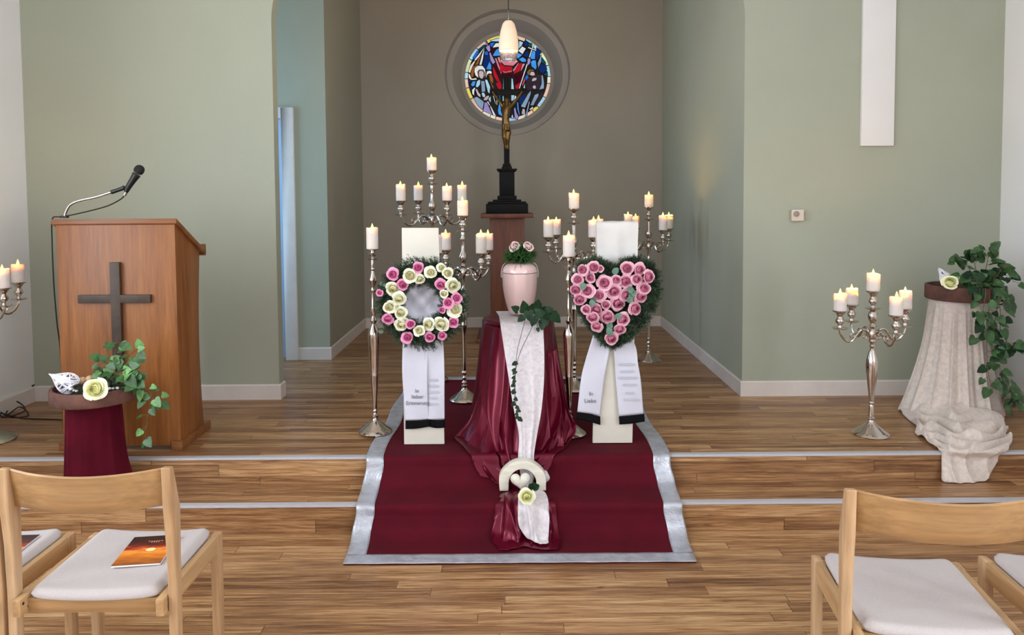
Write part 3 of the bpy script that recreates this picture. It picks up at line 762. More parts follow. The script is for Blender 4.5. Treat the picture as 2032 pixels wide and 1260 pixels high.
# short one on the right
b = base_at(1728, 862); y = b.y
tot = toph(1733, 577, y); R35 = R(35)
set5('short five-arm nickel candelabrum standing alone before the green wall on the right', b.x, y, tot, tot-.245, .20, R(8.7),
     ['white candle atop the short candelabrum before the green wall on the right', 'far right candle on the short candelabrum beside the cream velvet pedestal', 'candle second from left on the short candelabrum by the green wall',
      'leftmost candle on the short candelabrum by the green wall', 'front right candle on the short candelabrum near the cream velvet pedestal'], [.098, .098, .094, .096, .098], 10)
# the short one cut by the left edge
tot = toph(30, 560, 4.41)-.139+.245
set5('five-arm candelabrum cut off by the left edge of the picture beside the lectern', -2.985, 4.22, tot, tot-.245, .21, R(64.7),
     ['candle atop the candelabrum at the left picture edge', 'whole right-hand candle on the candelabrum beside the lectern at the left edge', 'rear left candle on the candelabrum at the left picture edge', 'front left candle on the candelabrum at the left picture edge',
      'half-cut candle at the left picture edge beside the lectern'], [.10, .105, .1, .1, .105], 20, bs=1.45)
TALL = 'tall five-arm nickel candelabra'
# tall, left back
LIFT = .0125
b = base_at(862, 757); y = b.y; tot = toph(859.5, 338, y); hub = toph(859, 441, y)+.02
set5('tallest five-arm candelabrum standing behind the rose wreath', b.x, y, tot, hub, .245, math.atan2(.13, .215),
     ['candle atop the tallest candelabrum behind the rose wreath', 'outer right candle on the tallest candelabrum', 'second candle from left on the tallest candelabrum', 'outermost left candle on the tallest candelabrum', 'inner right candle on the tallest candelabrum'],
     [.092, .112, .112, .115, .098], 30, group=TALL)
# tall, left of the urn
b = base_at(922, 797); y = b.y; tot = toph(922, 428, y); hub = toph(922, 545, y)+.015
set5('tall five-arm candelabrum between the rose wreath and the urn table', b.x, y, tot, hub, .205, math.atan2(.125, .16),
     ['candle atop the candelabrum between the rose wreath and the urn', 'half-hidden right candle nearest the wooden column left of the urn', 'rear left candle between white board and candelabrum by the wreath', 'front left candle beside the white board of the wreath', 'front right candle on the candelabrum left of the urn'],
     [.10, .11, .115, .115, .125], 40, group=TALL)
# tall, right of the urn
b = base_at(1140, 776); y = b.y; tot = toph(1140, 414, y); hub = toph(1140, 512, y)+.015
set5('tall five-arm candelabrum between the urn table and the heart wreath', b.x, y, tot, hub, .215, R(32),
     ['candle atop the candelabrum between the urn and the heart wreath', 'candle half hidden behind the left edge of the white draped board', 'second candle from the left on the candelabrum right of the urn', 'leftmost candle on the candelabrum right of the urn', 'candle fully seen just left of the white draped board above the heart'],
     [.108, .11, .105, .115, .115], 50, group=TALL)
# tall, right back
LIFT = 0.0
b = base_at(1287, 716); y = b.y; tot = toph(1284, 411, y); hub = toph(1286, 492, y)+.015
set5('tall five-arm candelabrum farthest right behind the heart wreath', b.x, y, tot, hub, .198, R(24),
     ['candle atop the farthest candelabrum behind the heart wreath', 'outermost right candle on the farthest candelabrum near the niche wall', 'candle peeping above the right edge of the white draped board', 'candle peeping above the middle of the white draped board', 'inner right candle on the farthest candelabrum near the niche wall'],
     [.10, .11, .10, .12, .115], 60, group=TALL)
# single candlesticks
LIFT = .0125
def candlestick(label, cl, px, pby, cpx, cpy, ch, seed):
    b = base_at(px, pby); y = b.y; T = toph(cpx, cpy, y)-LIFT; zt = T-.062
    p = base_profile(.94)+bead(.125, .014, .03)+[(.013, .15), (.013, .19), (.018, .26), (.021, .32), (.0225, .326), (.0225, .334), (.021, .34), (.028, .45), (.033, .55), (.033, .575), (.026, .60), (.012, .625)]
    p += bead(.648, .021, .04)+[(.010, .675), (.020, .70), (.012, .73), (.011, .80)]+bead(.82, .015, .03)+[(.011, .845), (.023, .872), (.025, .882), (.014, .905), (.010, .93)]+bead(.94, .014, .02)+[(.011, zt-.02), (.010, zt-.001)]
    k = (zt-.02)/.985; p = [(r, z if z < .1 else .1+(z-.1)*(zt-.1)/(zt-.1 if True else 1)) for r, z in p]
    p = sorted(p, key=lambda q: q[1]) if p[-3][1] > zt-.021 else p
    p = [q for q in p if q[1] < zt]
    p += [(.010, zt), (.026, zt+.001), (.028, zt+.004), (.012, zt+.007), (.009, zt+.014), (.019, zt+.026), (.020, zt+.034), (.012, zt+.044), (.022, zt+.053), (.035, zt+.057), (.036, zt+.062)]
    t = thing('candlestick', label, 'candlestick', (b.x, y, ST+LIFT), 0, 'single nickel candlesticks')
    MB().lathe(p, 28).build('column', M['silver'], t)
    put(t, (0, 0), T, ch, cl, seed, .0335)
candlestick('single tall candlestick at the left edge of the carpet beside the wreath', 'lone candle on the candlestick left of the rose wreath', 745, 861, 735.5, 494, .122, 70)
candlestick('single tall candlestick between the urn table and the heart wreath', 'lone candle on the candlestick right of the urn', 1130, 865, 1118, 509, .118, 71)
# ------------------------------------------------------------------ carpet over the steps
CXL, CXR = -.772, .822
CP = spline([(5.62, ST+.005), (5.0, ST+.005), (4.4, ST+.005), (4.0, ST+.005), (3.93, ST+.006), (3.891, ST-.003), (3.880, ST-.05), (3.860, RISE+.045), (3.825, RISE+.016), (3.77, RISE+.007), (3.67, RISE+.006),
             (3.612, RISE-.001), (3.602, RISE-.05), (3.580, .035), (3.53, .010), (3.46, .005), (3.30, .005)], 240)
def cpt(i, x, up=0):
    i = min(max(i, 0), 239); f = int(i); a = CP[f]*(1-(i-f))+CP[min(f+1, 239)]*(i-f)
    t = CP[min(f+1, 239)]-CP[max(f-1, 0)]; t = t/np.linalg.norm(t)
    n = np.array((t[1], -t[0]))
    steep = max(0, -t[1])
    w = .009*steep*math.sin(9*x+a[1]*20)*math.sin(4.3*x+1)+.004*steep*math.sin(23*x+a[1]*8)
    w = max(w, 0)+.0006*math.sin(31*x+17*a[0])
    edge = .007*math.sin(a[0]*9+a[1]*30)
    e = edge*(1 if x > .5 else (-1 if x < -.5 else 0))
    return (x+e, a[0]+n[0]*(w+up), a[1]+n[1]*(w+up))
BW = .088; LEN_ = np.cumsum(np.r_[0, np.linalg.norm(np.diff(CP, axis=0), axis=1)])
def at_len(l): return float(np.interp(l, LEN_, np.arange(240)))
xs = np.linspace(CXL, CXR, 70)
t = thing('carpet_runner', 'burgundy carpet with a silver satin border running down the altar steps', 'carpet', (0, 0, 0))
g = np.array([[cpt(i, x) for x in xs] for i in range(240)])
MB().grid(g).build('carpet_field', M['carpet'], t, smooth=80, solid=.003)
b = MB()
for x0, x1 in ((CXL-.002, CXL+BW), (CXR-BW, CXR+.002)):
    b.grid(np.array([[cpt(i, x, .0035) for x in np.linspace(x0, x1, 8)] for i in range(240)]))
i0 = at_len(LEN_[-1]-BW); i1 = at_len(BW)
b.grid(np.array([[cpt(i, x, .0038) for x in xs] for i in np.linspace(i0, 239, 8)]))
b.grid(np.array([[cpt(i, x, .0038) for x in xs] for i in np.linspace(0, i1, 8)]))
b.build('border_trim', M['silvercloth'], t, smooth=80, solid=.0015)

# ------------------------------------------------------------------ roses, fir, leaves
def petal(b, ph, w, rt, h, c, curl, tip=.16, n=7):
    vs = []; fs = []; m = 9
    for i in range(n):
        t = i/(n-1)
        for j in range(m):
            s = -1+2*j/(m-1); a = ph+s*w*(.60+.40*math.sin(PI*.5*min(1, t*1.4)))
            k = max(0, t-.55)/.45
            r = rt*math.sin(PI*(.12+(c-.12)*t))*(1+.07*s)+curl*k*k*(1+.25*math.cos(s*3)); z = h*t*(1-tip*s*s*t)-curl*.9*k**2.4
            vs.append((r*math.cos(a), r*math.sin(a), z))
    for i in range(n-1):
        for j in range(m-1): fs.append((i*m+j, i*m+j+1, (i+1)*m+j+1, (i+1)*m+j))
    b.add(vs, fs)
def rose_mesh(name, mat, seed):
    rg = random.Random(seed); b = MB()
    b.lathe([(.0001, .0), (.008, .004), (.010, .014), (.006, .022), (.002, .028), (.0001, .029)], 10)
    ph = rg.random()*6; op = (.92, 1.0, 1.06)[seed % 3]
    for cnt, rt, h, c, curl, w in ((2, .0055, .0350, .86, 0, 1.7), (3, .0098, .0350, .82, .0004, 1.3), (4, .0145, .0340, .76, .0010, 1.1), (5, .0195, .0320, .67, .0025, .95), (5, .0240, .0285, .58, .0055, .90), (6, .0272*op, .0235, .50, .0085, .80)):
        for k in range(cnt):
            petal(b, ph+2*PI*k/cnt+rg.uniform(-.18, .18), w, rt*rg.uniform(.94, 1.06), h*rg.uniform(.95, 1.03), c, curl*rg.uniform(.5, 1.5))
        ph += .75
    o = b.build(name, mat, recalc=False, smooth=75); me = o.data; bpy.data.objects.remove(o); return me
RM = {}
for k in ('pink', 'mauve', 'cream', 'pale', 'yellow'):
    RM[k] = [rose_mesh('rose_'+k, M['rose_'+k], s_) for s_ in (1, 2, 3, 4, 5)]
RN = random.Random(5)
def rose(kind, loc, diam, parent, facing=(0, -1, 0), label=None, name='rose', tilt=.25):
    o = bpy.data.objects.new(name, RN.choice(RM[kind])); COL.objects.link(o); o.parent = parent
    f = Vector(facing)+Vector((RN.uniform(-tilt, tilt), 0, RN.uniform(-tilt, tilt)))
    qn = f.normalized().to_track_quat('Z', 'Y'); qn = qn @ Matrix.Rotation(RN.random()*6, 3, 'Z').to_quaternion()
    o.rotation_mode = 'QUATERNION'; o.rotation_quaternion = qn; s = diam/.064; o.scale = (s, s, s*.9)
    o.location = Vector(loc)-(qn @ Vector((0, 0, .024*s)))
    if label: o['label'] = label
    return o
def sprig(b, p, d, L, n, nl=.02, nw=.0011, flat=.5, mi=0, droop=0):
    p = Vector(p); d = Vector(d).normalized(); u = d.orthogonal().normalized(); w = d.cross(u); vs = []; fs = []
    for i in range(n):
        s = i/n; q = p+d*(L*s)+Vector((0, 0, -droop*s*s)); a = i*2.4+RN.random()
        nd = (d*.75+(u*math.cos(a)+w*math.sin(a))*.8).normalized()*nl*(1-.35*s)*RN.uniform(.8, 1.15)
        sd = nd.cross(Vector((RN.uniform(-1, 1), RN.uniform(-1, 1), RN.uniform(-1, 1)))).normalized()*nw
        k = len(vs); vs += [q-sd, q+sd, q+nd]; fs.append((k, k+1, k+2))
    e = p+d*L; sd = u*.001; k = len(vs); vs += [p-sd, p+sd, e]; fs.append((k, k+1, k+2))
    b.add(vs, fs, mi)
IVY = [(0, 0), (.14, -.12), (.32, -.11), (.46, .0), (.52, .16), (.45, .29), (.42, .42), (.38, .56), (.28, .70), (.14, .88), (0, 1.0)]
OVAL = [(0, 0), (.2, .06), (.36, .25), (.42, .5), (.33, .75), (.16, .93), (0, 1.0)]
def leaf(b, p, d, nrm, size, mi=0, shape=IVY, cup=.18, bend=.2):
    p = Vector(p); d = Vector(d).normalized(); nrm = Vector(nrm); s = d.cross(nrm)
    s = s.normalized() if s.length > 1e-4 else d.orthogonal().normalized(); nn = s.cross(d).normalized()
    f = lambda x, y: p+s*(x*size)+d*(y*size)+nn*(size*(cup*abs(x)-bend*y*y*.5))
    vs = [f(0, .12), f(0, .45), f(0, .8)]; k = len(shape)
    for x, y in shape: vs.append(f(x, y))
    for x, y in shape[1:-1]: vs.append(f(-x, y))
    fs = []
    def mid(y): return 0 if y < .22 else (1 if y < .62 else 2)
    for side in (0, 1):
        idx = [3]+[(3+i if side == 0 else 3+k+i-1) for i in range(1, k-1)]+[3+k-1]
        for i in range(k-1):
            a, c = idx[i], idx[i+1]; ya, yc = shape[i][1], shape[i+1][1]; m1 = mid(ya); m2 = mid(yc)
            fs.append((m1, a, c) if side == 0 else (m1, c, a))
            if m1 != m2: fs.append((m1, c, m2) if side == 0 else (m2, c, m1))
        fs.append((0, 3, 1) if False else (0, 1, 3)) if False else None
    b.add(vs, [q_ for q_ in fs if q_ and len(set(q_)) == 3], mi)

# ------------------------------------------------------------------ display stands
def stand(label, bl, br, tl, tr, yb, yt):
    c = [PY(*bl, yb), PY(*br, yb), PY(*tr, yt), PY(*tl, yt)]
    z0 = ST+.0105
    for q in c[:2]: q.z = z0
    o = (c[0]+c[1])/2; t = thing('display_stand', label, 'stand', o, 0, 'white display boards on the carpet')
    nn = (c[1]-c[0]).cross(c[3]-c[0]).normalized(); nn = nn if nn.y > 0 else -nn
    b = MB(); vs = [q-o for q in c]+[q-o+nn*.02 for q in c]
    for q in vs[4:6]: q.z = 0
    b.add(vs, [(0,1,2,3), (7,6,5,4), (0,4,5,1), (1,5,6,2), (2,6,7,3), (3,7,4,0)]); b.build('board', M['board'], t, bevel=.003)
    m = (vs[2]+vs[3])/2*.7; MB().tube([m+nn*.03, Vector((m.x, .26, .012))], .012, 8).build('rear_strut', M['board'], t)
    return t, (lambda z: yb+(yt-yb)*(z-z0)/(c[2].z-z0))
YSB, YST = 4.075, 4.165
sl_, fl_ = stand('upright white board carrying the round rose wreath', (802, 895), (882, 893), (797, 452), (870, 452), YSB, YST)
sr_, fr_ = stand('upright white board carrying the heart wreath', (1176, 892), (1255, 894), (1187, 445), (1263, 444), YSB, YST)
# muslin over the right board
def cloth(name, rows, nr, nk, mat, parent, ripple=None, solid=.003):
    g = cgrid(rows, nr, nk)
    if ripple is not None:
        n = gnormals(g); n = n*np.where((n[..., 1:2] > 0), -1, 1)
        U, V = np.meshgrid(np.linspace(0, 1, nk), np.linspace(0, 1, nr)); g = g+n*ripple(U, V, g)[..., None]
    return MB().grid(g).build(name, mat, parent, smooth=80, solid=solid)
zt = PY(1225, 443, YST).z+.006
rows = [[Vector((PY(px, 443, YST).x, YST+.034, zt-.18)) for px in (1183, 1210, 1240, 1266)], [Vector((PY(px, 443, YST).x, YST+.032, zt-.02)) for px in (1183, 1210, 1240, 1266)],
        [Vector((PY(px, 443, YST).x, YST+.008, zt+.003)) for px in (1183, 1210, 1240, 1266)],
        [Vector((PY(px, 450, YST).x, YST-.018, zt-.018)) for px in (1183, 1210, 1240, 1266)]]
for py, (a, c) in ((480, (1184.5, 1266)), (520, (1186, 1265)), (560, (1188, 1262))):
    rows.append([PY(a+(c-a)*k/3, py, fr_(PY(1220, py, YST).z)-.020) for k in range(4)])
t = thing('cloth', 'white muslin cloth draped over the top of the heart wreath board', 'cloth', (0, 0, 0))
cloth('cloth_sheet', rows, 40, 40, M['boardcloth'], t, lambda U, V, g: .006*np.sin(U*9+V*5)*V+.004*np.sin(U*17-V*9)*V**2, .002)

# ------------------------------------------------------------------ ribbons
def ribbon(parent, rows, fr_rows, name='ribbon_tail', hem=True):
    o = Vector(parent.location); r = [[q-o for q in row] for row in rows]
    s = cloth(name, r, 40, 14, M['ribbon'], parent, lambda U, V, g: .004*np.sin(V*7+U*4)+.003*np.sin(U*6.28)*(1-V), .0015)
    f = [[q-o+Vector((0, -.003, 0)) for q in row] for row in fr_rows]
    fo = cloth('fringe', f, 6, 24, M['fringe'], s, lambda U, V, g: .002*np.sin(U*60), .004); plabel(fo, 'black fringe')
    return s
def lettering(text, px, py, y, size, parent, o, slant=0.0, mat=None):
    c = bpy.data.curves.new('lettering', 'FONT'); c.body = text; c.size = size; c.align_x = 'CENTER'; c.align_y = 'CENTER'; c.extrude = .0004; c.resolution_u = 3; c.space_character = .95
    q = bpy.data.objects.new('tmp', c); COL.objects.link(q); dg = bpy.context.evaluated_depsgraph_get(); dg.update()
    me = bpy.data.meshes.new_from_object(q.evaluated_get(dg)); bpy.data.objects.remove(q)
    me.materials.clear(); me.materials.append(mat or M['ink']); me.name = 'lettering'
    l = bpy.data.objects.new('lettering', me); COL.objects.link(l); l.parent = parent; l.location = PY(px, py, y)-o; l.rotation_euler = (R(90)+slant, 0, R(0)); return l
def rrow(y_of, pts): return [PY(px, py, y_of(PY(px, py, 4.1).z)) for px, py in pts]
yo = lambda z: fl_(z)-.016
# ------------------------------------------------------------------ wreaths
def fir_body(center, path, tube, yc, n, seed, clampy, needle=.022, core_flat=.7):
    b = MB()
    return b
def pwl(px, py, y): return PY(px, py, y)
wc = PY(838, 600, 4.085); WZc = wc.z
t = thing('rose_wreath', 'round fir wreath of cream and pink roses on the left white board', 'wreath', wc)
core = MB(); ring = [(.168*math.cos(a), 0, .168*math.sin(a)) for a in np.linspace(0, 2*PI, 48, endpoint=False)]
core.tube(ring, .052, 12, closed=True, flat=1.0)
core.v = [(x, y*.62, z) for x, y, z in core.v]; fo = core
for i in range(1500):
    a = RN.random()*2*PI; rad = .168+RN.uniform(-.045, .055); e = Vector((math.cos(a), 0, math.sin(a))); tg = Vector((-e.z, 0, e.x))
    outd = (rad-.168)/.05
    p = e*rad+Vector((0, RN.uniform(-.045, 0), 0)); d = e*(outd*1.0+RN.uniform(-.3, .4))+tg*RN.uniform(.2, 1.1)+Vector((0, RN.uniform(-.7, .1), 0))
    sprig(fo, p, d, RN.uniform(.03, .055), 15, .021, .0019, mi=1)
def clamp(b, o, yf): b.v = [(x, min(y, yf(z+o.z)-.003-o.y), z) for x, y, z in b.v]
clamp(fo, wc, fl_)
fo.build('fir_ring', [M['firdark'], M['fir']], t, recalc=False, smooth=60)
cream = [(585,295,175),(715,345,115),(850,255,135),(985,195,100),(1065,265,135),(1130,425,165),(1010,525,105),(1155,720,165),(970,910,170),(815,910,145),(700,980,125),(475,920,145),(530,862,75),(470,765,155),(330,690,155),(450,595,155),(375,465,180),(432,685,70)]
pink = [(690,195,125),(370,280,140),(500,410,140),(970,415,130),(1060,635,125),(1170,575,125),(985,725,85),(1130,880,120),(990,1050,100),(835,1070,120),(555,1070,130),(595,900,115),(310,845,130),(205,510,80)]
for kind, lst in (('cream', cream), ('pink', pink)):
    for X, Y, D in lst:
        px, py = 720+X/6.3, 500+Y/6.3; y = 4.004+RN.uniform(-.008, .01); p = PY(px, py, y)-wc; e = Vector((p.x, 0, p.z)); off = (e.length-.168)/.09
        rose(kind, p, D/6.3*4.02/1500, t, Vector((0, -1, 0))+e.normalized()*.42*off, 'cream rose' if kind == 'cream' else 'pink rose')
b = MB()
for X, Y, sz in ((1090,840,70),(760,1010,60),(255,1000,60),(250,420,70),(640,300,60),(580,800,60)):
    for k in range(2): leaf(b, PY(720+X/6.3, 500+Y/6.3, 4.04)-wc, (RN.uniform(-1, 1), -.3, RN.uniform(-1, 1)), (0, -1, .3), .026, shape=OVAL)
b.build('leaves', M['euca'], t, recalc=False)
rows = []
for py, dep in ((552, 0), (575, -.012), (598, .0), (622, -.014), (646, 0)):
    rows.append([PY(px, py, fl_(PY(px, py, 4.1).z)-.004-.034*abs(math.sin(px*.075+py*.06))**1.5)-wc for px in (790, 814, 838, 862, 886)])
cloth('hole_veil', rows, 30, 30, M['ribbon'], t, lambda U, V, g: .004*np.sin(U*7+V*11)+.002, .002)
rt = ribbon(t, [rrow(lambda z: fl_(z)-.020, [(801, 668), (824, 668), (838, 672)]), rrow(yo, [(799, 690), (824, 690), (848, 700)]), rrow(yo, [(798, 740), (824, 742), (848, 744)]), rrow(yo, [(801, 790), (825, 792), (849, 792)]), rrow(yo, [(804, 833), (828, 833), (851, 832)])],
            [rrow(yo, [(805, 834), (828, 834), (852, 832)]), rrow(yo, [(805, 851), (828, 850), (852, 846)])])
yt_ = lambda py: fl_(PY(828, py, 4.1).z)-.024
lettering('In', 827.5, 776, yt_(776), .031, rt, wc); lettering('lieber', 828.5, 787.5, yt_(787), .031, rt, wc); lettering('Erinnerung', 829, 800, yt_(800), .031, rt, wc)
yo2 = lambda z: fl_(z)-.011
rt = ribbon(t, [rrow(lambda z: fl_(z)-.020, [(852, 672), (866, 664), (876, 664)]), rrow(yo2, [(843, 700), (862, 692), (880, 690)]), rrow(yo2, [(846, 742), (864, 742), (882, 742)]), rrow(yo2, [(848, 790), (866, 790), (882, 790)]), rrow(yo2, [(850, 832), (866, 832), (882, 831)])],
            [rrow(yo2, [(852, 832), (866, 833), (883, 832)]), rrow(yo2, [(852, 846), (866, 849), (883, 848)])])
def smudges(lines, y, parent, o):
    b = MB()
    for px, py, w_ in lines:
        q = PY(px, py, y(PY(px, py, 4.1).z))-o; a = w_/2*4.05/1500; h_ = .0065
        b.add([q+Vector((sx*(a-h_)+h_*math.cos(t_), 0, h_*math.sin(t_))) for sx, t0 in ((1, -PI/2), (-1, PI/2)) for t_ in np.linspace(t0, t0+PI, 8)], [tuple(range(16))])
    b.build('lettering', M['faint'], parent, smooth=0)
smudges([(861, 754, 13), (861, 766, 18), (861, 778, 22), (860, 790, 16), (861, 802, 18)], lambda z: fl_(z)-.019, rt, wc)

# heart
hc = PY(1216, 590, 4.085)
t = thing('heart_wreath', 'heart-shaped fir wreath packed with pink roses on the right white board', 'wreath', hc)
outl = [(1216, 536), (1236, 520), (1262, 514), (1288, 524), (1302, 548), (1302, 580), (1290, 614), (1266, 646), (1240, 670), (1218, 684), (1196, 672), (1174, 646), (1154, 612), (1142, 580), (1142, 548), (1156, 524), (1180, 516), (1202, 524)]
op = [PY(px, py, 4.085)-hc for px, py in outl]
core = MB(); vs = [(p.x*.88, -.030, p.z*.88) for p in op]+[(p.x*.96, .012, p.z*.96) for p in op]; n = len(op)
core.add(vs, [tuple(range(n))]+[(i, (i+1) % n, n+(i+1) % n, n+i) for i in range(n)]+[tuple(range(2*n-1, n-1, -1))])
def inside(px, py):
    c = False; j = len(outl)-1
    for i in range(len(outl)):
        (xi, yi), (xj, yj) = outl[i], outl[j]
        if (yi > py) != (yj > py) and px < (xj-xi)*(py-yi)/(yj-yi)+xi: c = not c
        j = i
    return c
cnt = 0
while cnt < 1300:
    px, py = RN.uniform(1135, 1310), RN.uniform(510, 690)
    if not inside(px, py): continue
    cnt += 1; p = PY(px, py, 4.085)-hc; e = Vector((p.x, 0, p.z)); l = e.length/.2; e = e.normalized() if e.length > 1e-3 else Vector((0, 0, 1))
    sprig(core, p+Vector((0, -.03+RN.uniform(-.012, .02), 0)), e*RN.uniform(.3, 1)*min(1, l)+Vector((RN.uniform(-.6, .6), RN.uniform(-.7, .1), RN.uniform(-.6, .6))), RN.uniform(.03, .05), 15, .021, .0019, mi=1)
for i in range(420):      # long soft needles round the rim
    k = RN.random()*n; a = op[int(k)]; c = op[(int(k)+1) % n]; p = a.lerp(c, k % 1); e = Vector((p.x, 0, p.z)).normalized()
    sprig(core, p*.93+Vector((0, RN.uniform(-.03, 0), 0)), e+Vector((RN.uniform(-.5, .5), RN.uniform(-.4, .1), RN.uniform(-.6, .3))), RN.uniform(.02, .045), 14, .036, .0016, mi=1)
clamp(core, hc, lambda z: fr_(z)-.028)
core.build('fir_heart', [M['firdark'], M['fir']], t, recalc=False, smooth=60)
HR = [(685,640,95),(782,650,85),(852,703,95),(812,785,85),(790,847,92),(760,720,78),(675,738,95),(608,724,72),(590,812,95),(515,745,102),(475,838,88),(680,840,88),(620,900,102),(750,935,95),(660,1020,92),(633,1095,82),(572,1160,95),(540,1003,98),(528,910,68),(455,950,88),(430,1008,88),(455,1072,80),(380,945,72),(335,872,88),(305,800,84),(390,805,90),(320,722,76),(412,710,72),(355,650,80),(440,630,85),(484,640,48)]
for X, Y, D in HR:
    p = PY(1060+X/3.706, 360+Y/3.706, 3.998+RN.uniform(-.008, .008))-hc; e = Vector((p.x, 0, p.z))
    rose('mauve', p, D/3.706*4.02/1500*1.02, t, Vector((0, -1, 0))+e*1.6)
b = MB()
for X, Y in ((725,795),(705,770),(740,820),(430,885),(405,900),(560,1070),(530,1100),(545,1085),(365,745),(690,890),(600,1010),(580,680)):
    leaf(b, PY(1060+X/3.706, 360+Y/3.706, 3.998)-hc, (RN.uniform(-1, 1), -.3, RN.uniform(-1, 1)), (0, -1, .3), .042, shape=OVAL)
b.build('leaves', M['euca'], t, recalc=False)
yo = lambda z: fr_(z)-.020
rt = ribbon(t, [rrow(lambda z: fr_(z)-.026, [(1177, 664), (1188, 662), (1200, 666)]), rrow(yo, [(1171, 684), (1190, 686), (1209, 690)]), rrow(yo, [(1161, 718), (1183, 720), (1204, 722)]), rrow(yo, [(1153, 752), (1177, 754), (1199, 752)]), rrow(yo, [(1145.5, 817), (1168, 820), (1190, 825)])],
            [rrow(yo, [(1145, 818), (1168, 821), (1190.5, 826)]), rrow(yo, [(1144, 831), (1168, 836), (1191, 843)])])
yt_ = lambda py: fr_(PY(1172, py, 4.1).z)-.030
lettering('In', 1173, 781.5, yt_(781), .032, rt, hc); lettering('Liebe', 1171.5, 795.6, yt_(795), .032, rt, hc)
rt = ribbon(t, [rrow(lambda z: fr_(z)-.026, [(1230, 660), (1240, 658), (1249, 662)]), rrow(yo, [(1219, 692), (1240, 688), (1262, 690)]), rrow(yo, [(1220, 720), (1243, 720), (1266, 722)]), rrow(yo, [(1222, 756), (1247, 756), (1272, 758)]), rrow(yo, [(1228, 825), (1253, 823), (1277, 821)])],
            [rrow(yo, [(1228, 826), (1253, 824), (1278, 821)]), rrow(yo, [(1229, 842), (1254, 840), (1279, 836)])])
smudges([(1244, 723, 30), (1245, 737, 28), (1246, 750, 38), (1250, 764, 28), (1250, 780, 18), (1253, 793, 32)], lambda z: fr_(z)-.028, rt, hc)
# ------------------------------------------------------------------ urn table
TX, TY = PY(1028, 630, 4.45).x, 4.45; TZ = PY(1028, 629, 4.45).z; TR = .208; CZ = ST+.012
t = thing('satin_drape', 'burgundy satin cloth draped over the urn table and flowing down the altar steps', 'drape', (0, 0, 0))
# the table cloth: top disc and folds all the way round
nr, nk = 60, 200; g = np.zeros((nr, nk, 3)); ph = 2*PI*np.arange(nk)/nk
fold = .5*np.sin(9*ph+.6*np.sin(2*ph))+.3*np.sin(15*ph+1.3)+.2*np.sin(5*ph+.4)
for i in range(nr):
    if i < 14: r = TR*(i/13)*np.ones(nk); z = TZ-.0005*i*np.ones(nk); z[:] = TZ-(0 if i < 12 else .002*(i-11)**2)
    else:
        u = (i-13)/(nr-14); z = TZ-.010-(TZ-.010-CZ)*u*np.ones(nk)
        flare = .045*u**1.2+.02*u**4; r = TR+.004+flare+fold*(.004+.030*u**.8)*np.clip(u*6, 0, 1)
        r = r+.05*u**1.5*np.clip(np.cos(ph-R(20)), 0, 1)
        lim = .208; near = np.exp(-(np.angle(np.exp(1j*(ph-R(-35))))/.6)**4); r = r*(1-near)+np.minimum(r, lim)*near
    g[i] = np.stack([TX+r*np.cos(ph), TY+r*np.sin(ph)*.92, z], 1)
b = MB().grid(g, closed=True)
b.v = [(x, y, max(z, CZ)) for x, y, z in b.v]
b.build('table_cloth', M['satin'], t, smooth=80, solid=.003)
def gz(px, py, z=CZ): return PZ(px, py, z)
_cy = [-c[0] for c in CP]; _cz = [c[1] for c in CP]
def floor_z(y): return float(np.interp(-(y+.014), _cy, _cz))+.012
